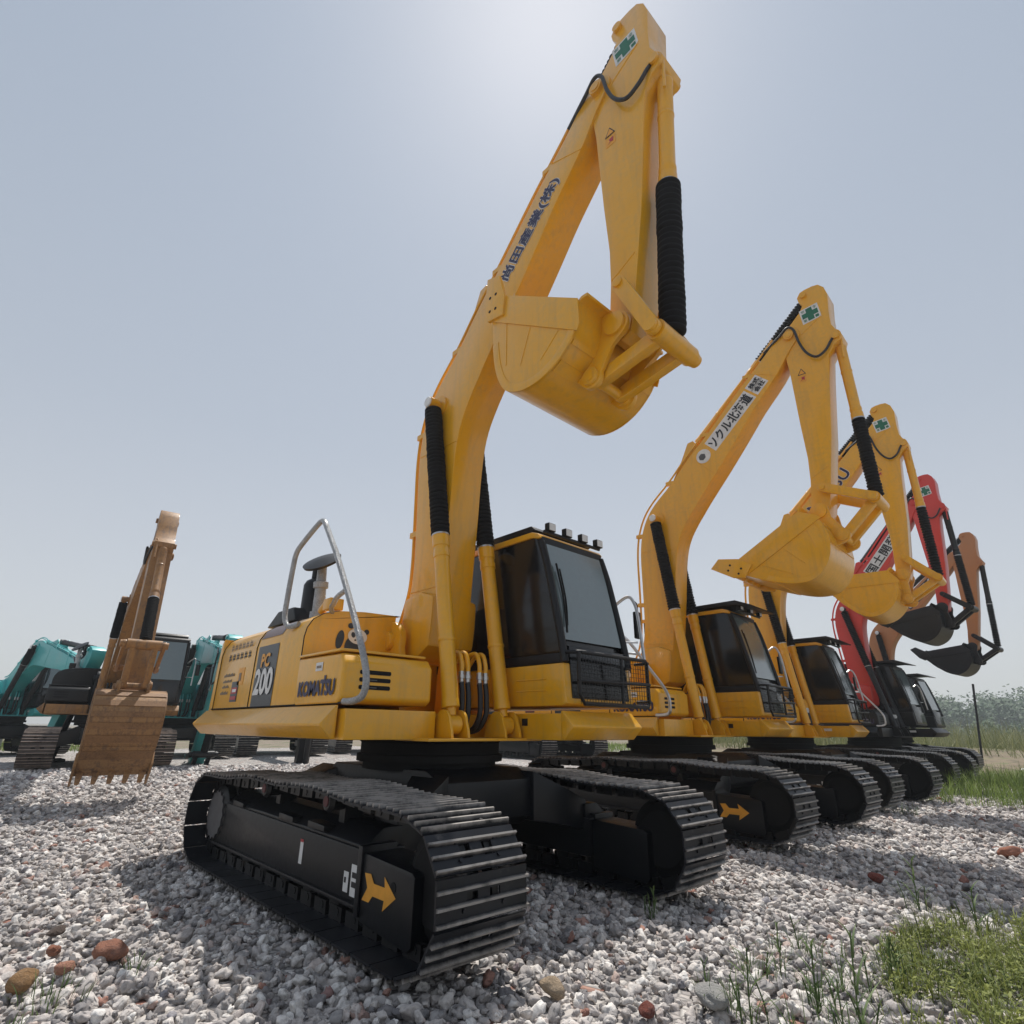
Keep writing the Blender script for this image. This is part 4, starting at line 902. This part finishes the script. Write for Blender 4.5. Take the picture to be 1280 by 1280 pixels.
    rz_ = N.new('FunctionNodeRandomValue'); rz_.data_type = 'FLOAT_VECTOR'; rz_.inputs[0].default_value = (0,0,-.012); rz_.inputs[1].default_value = (0,0,.030); rz_.inputs['Seed'].default_value = 5; L(rz_.outputs[0], tr.inputs['Translation'])
    tr.inputs['Local Space'].default_value = False
    st = N.new('GeometryNodeStoreNamedAttribute'); st.data_type = 'FLOAT'; st.domain = 'INSTANCE'; st.inputs['Name'].default_value = 'rnd'
    rc = N.new('FunctionNodeRandomValue'); rc.data_type = 'FLOAT'; rc.inputs['Seed'].default_value = 21; L(rc.outputs[1], st.inputs['Value']); L(tr.outputs[0], st.inputs['Geometry'])
    L(st.outputs[0], go.inputs[0])
    md = o.modifiers.new('scatter', 'NODES'); md.node_group = ng
    o['kind'] = 'stuff'; return o
gravel()
# ------------------------------------------------------------------ loose rocks
def rock(label, x, y, d, col, cat='rock', seed=0, flatn=.7, name='rock', group=None):
    d *= .85
    bm = bmesh.new(); bmesh.ops.create_icosphere(bm, subdivisions=4, radius=.5)
    for v in bm.verts:
        n = noise.noise(v.co*1.6 + Vector((seed*3.1, 0, 0)))*.40 + noise.noise(v.co*4.5 + Vector((0, seed, 0)))*.12
        v.co *= 1 + n; v.co = Vector((v.co.x*1.2, v.co.y*.85, v.co.z*flatn))*d
    me = bpy.data.meshes.new(name); bm.to_mesh(me); bm.free(); me.shade_smooth()
    me.materials.append(paint('weathered_' + name, col, .85, dirt=[c*.35+.10 for c in col], dirt_amt=.9, coat=0, scale=11, bump=.3, spec=.2))
    o = bpy.data.objects.new(name, me); COL.objects.link(o); o.location = (x, y, gz(x, y) + d*flatn*.28 + .045); o.rotation_euler = (.12*(seed % 3), .1, seed*1.3)
    tag(o, label, cat, group); return o
rock('large orange-red rounded rock beside the small grass tuft at lower left', .62, -2.33, .155, (.42,.20,.135), seed=1)
rock('small orange stone left of the large orange-red rock', .38, -2.55, .085, (.38,.17,.11), seed=2)
rock('pale pinkish-orange stone just below the two orange stones at lower left', .72, -2.55, .09, (.52,.27,.19), seed=3)
rock('tilted brown and orange rock near the left edge of the photo', .84, -2.73, .12, (.40,.24,.12), seed=4, flatn=.95)
rock('flat dark brown stone on the gravel far left of the nearest track', .0, -2.50, .12, (.13,.10,.085), seed=9, flatn=.4)
rock('round tan rock in front of the nearest excavator, between its two tracks', 2.55, -.84, .115, (.55,.42,.29), seed=5, flatn=.8)
rock('dark red brick chip right of the round tan rock', 2.98, -.68, .09, (.24,.08,.06), seed=6, name='brick_chip', cat='brick chip')
rock('dark red brick chip in the middle of the gravel right of the second track', 2.89, 2.88, .13, (.27,.09,.07), seed=7, name='brick_chip', cat='brick chip')
rock('broad orange-red broken brick at the right edge of the photo', 3.50, 5.15, .24, (.40,.17,.11), seed=8, flatn=.5, name='broken_brick', cat='brick')
rock('large flat grey rock at the bottom of the gravel, right of the nearest track', 3.12, -.35, .20, (.46,.45,.43), seed=11, flatn=.5)

# ------------------------------------------------------------------ vegetation
def leaf_mat(name, c0, c1, trans=.25):
    m, nt, b = new_mat(name); L = nt.links.new
    g = nd(nt, 'ShaderNodeNewGeometry'); n = nd(nt, 'ShaderNodeTexNoise', Scale=3.0, Detail=4.0); L(g.outputs['Position'], n.inputs['Vector'])
    ad = nd(nt, 'ShaderNodeMath', operation='MULTIPLY_ADD'); ad.inputs[1].default_value = .5; L(g.outputs['Random Per Island'], ad.inputs[0])
    mu = nd(nt, 'ShaderNodeMath', operation='MULTIPLY'); mu.inputs[1].default_value = .5; L(n.outputs[0], mu.inputs[0]); L(mu.outputs[0], ad.inputs[2])
    r = ramp(nt, ad.outputs[0], [(.2, c0), (.75, c1)]); L(r.outputs[0], b.inputs['Base Color']); b.inputs['Roughness'].default_value = .6; b.inputs['Specular IOR Level'].default_value = .3
    t = nt.nodes.new('ShaderNodeBsdfTranslucent'); L(r.outputs[0], t.inputs[0]); mx = nt.nodes.new('ShaderNodeMixShader'); mx.inputs[0].default_value = trans
    out = [q for q in nt.nodes if q.type == 'OUTPUT_MATERIAL'][0]; L(b.outputs[0], mx.inputs[1]); L(t.outputs[0], mx.inputs[2]); L(mx.outputs[0], out.inputs[0]); return m
GRASS = leaf_mat('fresh_grass', (.075,.12,.022), (.24,.32,.08), .35)
COVER = leaf_mat('leafy_ground_cover', (.035,.065,.012), (.30,.33,.09), .3)
WEED = leaf_mat('weed_leaf', (.05,.09,.03), (.14,.20,.07), .3)
DRY = leaf_mat('dry_weed', (.085,.115,.035), (.27,.27,.12), .3)
TREE = leaf_mat('tree_foliage', (.028,.066,.026), (.062,.115,.042), .08)
rnd = random.Random(11)
def blade(mb, base, ang, L, w, lean, droop=1.0, segs=5):
    d = Vector((cos(ang), sin(ang), 0)); s = Vector((-sin(ang), cos(ang), 0)); vs = []
    for i in range(segs+1):
        t = i/segs; p = base + d*(lean*L*t**1.6) + Vector((0,0,L*(t - .35*droop*lean*t*t))); ww = w*(1-t)**.6*(.6+.8*t if t < .5 else 1)
        vs += [p - s*ww/2 + Vector((0,0,.0)), p + s*ww/2]
    mb.add(vs, [(2*i, 2*i+1, 2*i+3, 2*i+2) for i in range(segs)])
def tuft(mb, x, y, n, h, spread, w=.008, z=None):
    z = gz(x, y) if z is None else z
    for _ in range(n):
        a = rnd.uniform(0, 2*pi); r = spread*rnd.random()**.7
        blade(mb, Vector((x + r*cos(a), y + r*sin(a), z+.02)), a + rnd.uniform(-.7,.7), h*rnd.uniform(.5,1.1), w*rnd.uniform(.7,1.4), rnd.uniform(.1,.85), segs=4)
def stalk(mb, x, y, h, n=7, leaf=.22, w=.016, a0=0.0, lean=.05):
    z = gz(x, y); top = Vector((x+lean*h, y+lean*h*.5, z+h)); mb.tube([Vector((x,y,z)), Vector((x+lean*h*.3, y, z+h*.5)), top], .0035, 5)
    for k in range(n):
        t = (k+1)/(n+.5); p = Vector((x,y,z)).lerp(top, t); a = a0 + k*pi + rnd.uniform(-.4,.4)
        blade(mb, p, a, leaf*(1.15-t*.55), w, rnd.uniform(.75,1.1), droop=.9, segs=6)
# single tall weeds in the foreground
for (x, y, h, n, lf, lab) in ((3.70,-.20,.42,6,.20,'tall single grass stalk with forking leaves at the bottom, left of the green weed patch'),
    (3.34,2.26,.34,6,.16,'tall thin weed stalk standing above the far corner of the green weed patch'),
    (3.30,-.36,.30,7,.13,'bushy upright weed right of the round tan rock at the bottom'),
    (3.44,.02,.28,6,.13,'weed between the bushy upright weed and the tall single stalk'),
    (3.62,.55,.24,5,.13,'short weed stalk just left of the green weed patch'),
    (2.15,.62,.20,4,.10,'thin weed at the foot of the nearest machine\'s far track'),
    (3.75,1.9,.28,5,.15,'thin weed stalk rising from the middle of the green weed patch')):
    mb = MB(); stalk(mb, x, y, h, n, lf, a0=rnd.uniform(0, 3)); 
    for q in range(3): stalk(mb, x+rnd.uniform(-.07,.07), y+rnd.uniform(-.07,.07), h*rnd.uniform(.4,.75), 4, lf*.8, w=.010, a0=rnd.uniform(0,3), lean=rnd.uniform(-.2,.2))
    tuft(mb, x, y, 10, h*.4, .06)
    o = mb.build('weed_plant', WEED, ang=180); tag(o, lab, 'weed', 'weeds growing through the gravel')
for (x, y, n, h, sp, lab) in ((.87,-2.24,26,.10,.09,'small grass tuft right of the large orange-red rock'), (1.05,-2.62,40,.13,.16,'sparse grass tuft below the orange stones at lower left'), (1.35,-2.80,18,.11,.08,'grass tuft cut by the bottom left corner of the photo'), (1.8,8.3,60,.18,.35,'low weed clump on the gravel before the long grass at right')):
    mb = MB(); tuft(mb, x, y, n, h, sp, w=.007); tag(mb.build('grass_tuft', WEED, ang=180), lab, 'grass tuft', 'weeds growing through the gravel')
for k in range(26):
    x = rnd.uniform(3.0, 3.75); y = rnd.uniform(-.45, .9); mb = MB(); tuft(mb, x, y, rnd.randint(7,16), rnd.uniform(.08,.2), .07, w=.006)
    if rnd.random() < .4: stalk(mb, x, y, rnd.uniform(.14,.26), 4, .1, w=.009, a0=rnd.uniform(0,3), lean=rnd.uniform(-.2,.2))
    tag(mb.build('grass_tuft', WEED, ang=180), 'small grass tuft among the stones left of the green weed patch', 'grass tuft', 'small tufts left of the green patch')
# leafy patch at the lower right
mb = MB()
for _ in range(13000):
    a = rnd.uniform(0, 2*pi); r = rnd.random()**.6; r *= 1.12; x = 4.12 + .60*r*cos(a) ; y = 1.15 + 1.05*r*sin(a)
    if noise.noise((x*3, y*3, 1)) + .5*noise.noise((x*9, y*9, 4)) < -.05 - (1-r)*.35: continue
    z = gz(x, y) + .02 + .05*rnd.random(); k = rnd.random()
    if k < .45: blade(mb, Vector((x,y,z)), rnd.uniform(0,6.3), rnd.uniform(.05,.15), rnd.uniform(.004,.009), rnd.uniform(.2,1.0), segs=3)
    else:
        q = Vector((x, y, z + rnd.uniform(0,.06))); u = Vector((rnd.uniform(-1,1), rnd.uniform(-1,1), rnd.uniform(-.3,.5))).normalized(); v = u.cross(Vector((rnd.uniform(-.4,.4), rnd.uniform(-.4,.4), 1))).normalized(); s_ = rnd.uniform(.010,.020)
        mb.add([q, q+u*s_+v*s_*.55, q+u*s_*2.1, q+u*s_-v*s_*.55], [(0,1,2,3)])
for k in range(90):
    a = rnd.uniform(0, 6.3); r = rnd.uniform(.5, 1.25); x = 4.12+.6*r*cos(a); y = 1.15+1.05*r*sin(a); tuft(mb, x, y, rnd.randint(4,10), rnd.uniform(.10,.24), .06, w=.006)
o = mb.build('ground_cover', COVER, ang=180); o['kind'] = 'stuff'
# long grass to the right of the row
mb = MB()
for _ in range(9000):
    x = rnd.uniform(.2, 5.0); y = rnd.uniform(10.2, 20.5)
    e = ((x-2.6)/2.4)**2 + ((y-15.0)/4.6)**2
    if e > 1 or noise.noise((x*1.2, y*1.2, 5)) < -.28: continue
    blade(mb, Vector((x, y, gz(x,y))), rnd.uniform(0,6.3), rnd.uniform(.30,.68)*(1.1-.6*e), rnd.uniform(.010,.020), rnd.uniform(.1,.9), segs=3)
o = mb.build('long_grass', GRASS, ang=180); o['kind'] = 'stuff'
# rough weeds beyond the dirt path, and green strips behind the machines
mb = MB()
def weedclump(x, y, r, h, n):
    for _ in range(n):
        a = rnd.uniform(0, 6.3); q = rnd.random()**.5*r
        blade(mb, Vector((x+q*cos(a), y+q*sin(a), gz(x,y)-.05)), rnd.uniform(0,6.3), h*rnd.uniform(.35,1.1), rnd.uniform(.02,.05), rnd.uniform(.05,.8), segs=3)
for _ in range(620):
    t = rnd.random(); dd = rnd.uniform(31, 75); az = radians(rnd.uniform(84, 122)); x = CX + dd*cos(az); y = CY + dd*sin(az)
    weedclump(x, y, rnd.uniform(.5,1.6), rnd.uniform(.5,1.7)*(1+dd/90), 42)
o = mb.build('rough_weeds', DRY, ang=180); o['kind'] = 'stuff'
mb = MB()
for _ in range(260):
    dd = rnd.uniform(27, 40); az = radians(rnd.choice((rnd.uniform(120,132), rnd.uniform(168,186)))); x = CX + dd*cos(az); y = CY + dd*sin(az); weedclump(x, y, rnd.uniform(.6,1.6), rnd.uniform(.15,.45), 34)
o = mb.build('grass_strip', GRASS, ang=180); o['kind'] = 'stuff'
# trees: far wood as one mass
def crown(mb, x, y, z0, h, r, n, leaf):
    lobes = [(Vector((rnd.uniform(-.55,.55)*r, rnd.uniform(-.55,.55)*r, rnd.uniform(.22,.86)*h)), rnd.uniform(.30,.55)*r) for _ in range(7)]
    for _ in range(n):
        c, rr = rnd.choice(lobes); d = Vector((rnd.gauss(0,1), rnd.gauss(0,1), rnd.gauss(0,.8))).normalized()*rr*rnd.uniform(.5,1.08)
        p = Vector((x, y, z0)) + c + d; u = Vector((rnd.gauss(0,1), rnd.gauss(0,1), rnd.gauss(0,.6))).normalized(); v = u.orthogonal().normalized(); s_ = leaf*rnd.uniform(.5,1.3)
        mb.add([p-u*s_, p+v*s_*.6, p+u*s_, p-v*s_*.6], [(0,1,2,3)])
mb = MB()
for k in range(400):
    az = radians(rnd.uniform(78, 150)); dd = rnd.uniform(150, 215); x = CX + dd*cos(az); y = CY + dd*sin(az); h = rnd.uniform(7.2, 10.5)*(dd/175)*(1.12 if az < radians(97) else 1)
    if az > radians(122): h *= .75
    mb.tube([Vector((x,y,0)), Vector((x+.3,y,h*.6))], .22, 5, smooth=False)
    crown(mb, x, y, 0, h, h*.62, 520, .40)
o = mb.build('far_wood', TREE, ang=180); o['kind'] = 'stuff'
# nearer bushes before the wood
mb = MB()
for k in range(70):
    az = radians(rnd.uniform(80, 125)); dd = rnd.uniform(85, 130); x = CX + dd*cos(az); y = CY + dd*sin(az); crown(mb, x, y, -.3, rnd.uniform(1.5,3.6), rnd.uniform(1.6,3.0), 240, .25)
o = mb.build('field_bushes', TREE, ang=180); o['kind'] = 'stuff'
# thin post in the weeds
m = MB(); px_, py_ = CX + 28*cos(radians(137.08-38.1)), CY + 28*sin(radians(137.08-38.1))
m.tube([Vector((px_-.1, py_-.11, 0)), Vector((px_+.22, py_+.24, 2.95))], .038, 10, smooth=False)
post = m.build('fence_post', MT['black']); tag(post, 'thin dark upright post standing in the rough weeds right of the row', 'post')
# white litter by the path
for k in range(8):
    az = radians(rnd.uniform(92, 101)); dd = rnd.uniform(27, 34); x = CX + dd*cos(az); y = CY + dd*sin(az)
    m = MB(); s_ = rnd.uniform(.10,.26); pts = [Vector((x+s_*cos(a)*rnd.uniform(.6,1.2), y+s_*sin(a)*rnd.uniform(.6,1.2), gz(x,y)+.03+rnd.uniform(0,.1))) for a in (0,1,2,3,4,5,6)]
    top = Vector((x, y, gz(x,y)+.16)); m.add(pts+[top], [(i,(i+1) % 7,7) for i in range(7)])
    tag(m.build('litter', MT['white']), 'crumpled white scrap lying among the weeds beyond the dirt path', 'litter', 'white scraps in the weeds')
# low earth bank beyond the path
m = MB(); rows = []
for i in range(60):
    az = radians(84 + 40*i/59); row = []
    for dd, h in ((26.5,0),(28.5,.22),(31,.45),(36,.5),(60,.3),(95,.0)):
        x = CX + dd*cos(az); y = CY + dd*sin(az); row.append(Vector((x, y, -.05 + h*(1+.5*noise.noise((x*.3,y*.3,2))))))
    rows.append(row)
vs = [v for r in rows for v in r]; m.add(vs, [(j*6+k, j*6+k+1, (j+1)*6+k+1, (j+1)*6+k) for j in range(59) for k in range(5)])
mm, nt, b = new_mat('dry_earth'); g = nd(nt, 'ShaderNodeNewGeometry'); n = nd(nt, 'ShaderNodeTexNoise', Scale=1.2, Detail=9.0, Roughness=.7); nt.links.new(g.outputs['Position'], n.inputs['Vector'])
r_ = ramp(nt, n.outputs[0], [(.35,(.10,.09,.05)),(.5,(.21,.16,.11)),(.62,(.12,.14,.05)),(.75,(.26,.21,.16))]); nt.links.new(r_.outputs[0], b.inputs['Base Color']); b.inputs['Roughness'].default_value = .95
bk_ = m.build('earth_bank', mm, ang=180); bk_['kind'] = 'structure'

# ------------------------------------------------------------------ grey shed at the far left
sx, sy = -26.0, -4.9
sh_ = thing('shed', 'weathered grey open-fronted shed at the far left edge', 'shed', (sx, sy, .25), radians(3)); sh_.scale = (.85, 1, .88)
m = MB(); m.box((-4,-5,0),(-3.9,3.2,2.7)); m.box((-4,-5,0),(0,-4.9,2.7)); m.box((-4,3.1,0),(0,3.2,2.7)); m.build('wall', MT['concrete'], sh_, bevel=.01)
m = MB()
for k in range(60): y = -5.3+8.9*k/60; m.prism([(-4.4,2.95),(.6,2.60),(.6,2.63),(-4.4,2.98)], y, y+.11); 
m.prism([(-4.4,2.93),(.6,2.58),(.6,2.595),(-4.4,2.945)], -5.3, 3.6); m.build('roof', MT['concrete'], sh_)
for y in (-4.6,-2,.6,2.9): m = MB(); m.box((.2,y-.06,0),(.32,y+.06,2.6)); m.build('post', MT['greysteel'], sh_, bevel=.005)

# ------------------------------------------------------------------ air, light, camera
if HAZE > 0:
    m = MB(); m.box((-560,-560,-1.5),(560,560,22)); hz = m.build('haze', MT['white'], smooth=False); hz['kind'] = 'stuff'
    hm = bpy.data.materials.new('haze_air'); hm.use_nodes = True; nt = hm.node_tree; nt.nodes.clear(); out = nt.nodes.new('ShaderNodeOutputMaterial'); v = nt.nodes.new('ShaderNodeVolumePrincipled')
    v.inputs['Color'].default_value = (.82,.88,.92,1); v.inputs['Density'].default_value = HAZE; v.inputs['Anisotropy'].default_value = .35
    nt.links.new(v.outputs[0], out.inputs['Volume']); hz.data.materials.clear(); hz.data.materials.append(hm)
w = bpy.data.worlds.new('World'); scene.world = w; w.use_nodes = True; nt = w.node_tree; bg = nt.nodes['Background']
sky = nt.nodes.new('ShaderNodeTexSky'); sky.sky_type = 'NISHITA'; sky.sun_disc = False
SD = Vector((-.2820, .3230, .9035)).normalized()
el = math.asin(SD.z); sky.sun_elevation = el; sky.sun_rotation = atan2(SD.x, SD.y)
sky.air_density = 1.0; sky.dust_density = DUST; sky.ozone_density = 1.0; sky.altitude = 0
hs = nt.nodes.new('ShaderNodeHueSaturation'); hs.inputs['Saturation'].default_value = SAT
nt.links.new(sky.outputs[0], hs.inputs['Color'])
veil = nt.nodes.new('ShaderNodeMix'); veil.data_type = 'RGBA'; veil.inputs[0].default_value = VEIL   # haze veil: pale at the horizon, greyer blue overhead
wtc = nt.nodes.new('ShaderNodeTexCoord'); wsx = nt.nodes.new('ShaderNodeSeparateXYZ'); nt.links.new(wtc.outputs['Generated'], wsx.inputs[0])
wr = ramp(nt, wsx.outputs[2], [(0.0, (.58,.58,.58)), (.16, (.53,.545,.565)), (.45, (.415,.455,.51)), (.85, (.33,.39,.475))])
wm = nt.nodes.new('ShaderNodeVectorMath'); wm.operation = 'SCALE'; wm.inputs['Scale'].default_value = 10.0; nt.links.new(wr.outputs[0], wm.inputs[0]); nt.links.new(wm.outputs[0], veil.inputs[7])
nt.links.new(hs.outputs[0], veil.inputs[6]); nt.links.new(veil.outputs[2], bg.inputs[0]); bg.inputs[1].default_value = SKY
li = bpy.data.lights.new('sun', 'SUN'); li.energy = SUN; li.angle = radians(.6); li.color = (1, .955, .89)
lo = bpy.data.objects.new('sun', li); COL.objects.link(lo); lo.rotation_euler = (-SD).to_track_quat('-Z', 'Y').to_euler(); lo.location = (0,0,30)
cd = bpy.data.cameras.new('camera'); co = bpy.data.objects.new('camera', cd); COL.objects.link(co); scene.camera = co
f, pit, rol, yaw = 696.0, radians(21.28), radians(.66), radians(137.08)
F = Vector((cos(yaw)*cos(pit), sin(yaw)*cos(pit), sin(pit))); R_ = Vector((sin(yaw), -cos(yaw), 0)); U = R_.cross(F)
R2 = R_*cos(rol) + U*sin(rol); U2 = -R_*sin(rol) + U*cos(rol)
co.matrix_world = Matrix(((R2.x,U2.x,-F.x,CX),(R2.y,U2.y,-F.y,CY),(R2.z,U2.z,-F.z,CZ),(0,0,0,1)))
cd.sensor_fit = 'HORIZONTAL'; cd.sensor_width = 36; cd.lens = 36*f/1280; cd.clip_start = .05; cd.clip_end = 6000
scene.render.resolution_x = 1024; scene.render.resolution_y = 1024
scene.view_settings.view_transform = 'Standard'; scene.view_settings.look = 'None'; scene.view_settings.exposure = EXPO; scene.view_settings.gamma = 1
scene.view_settings.use_curve_mapping = False
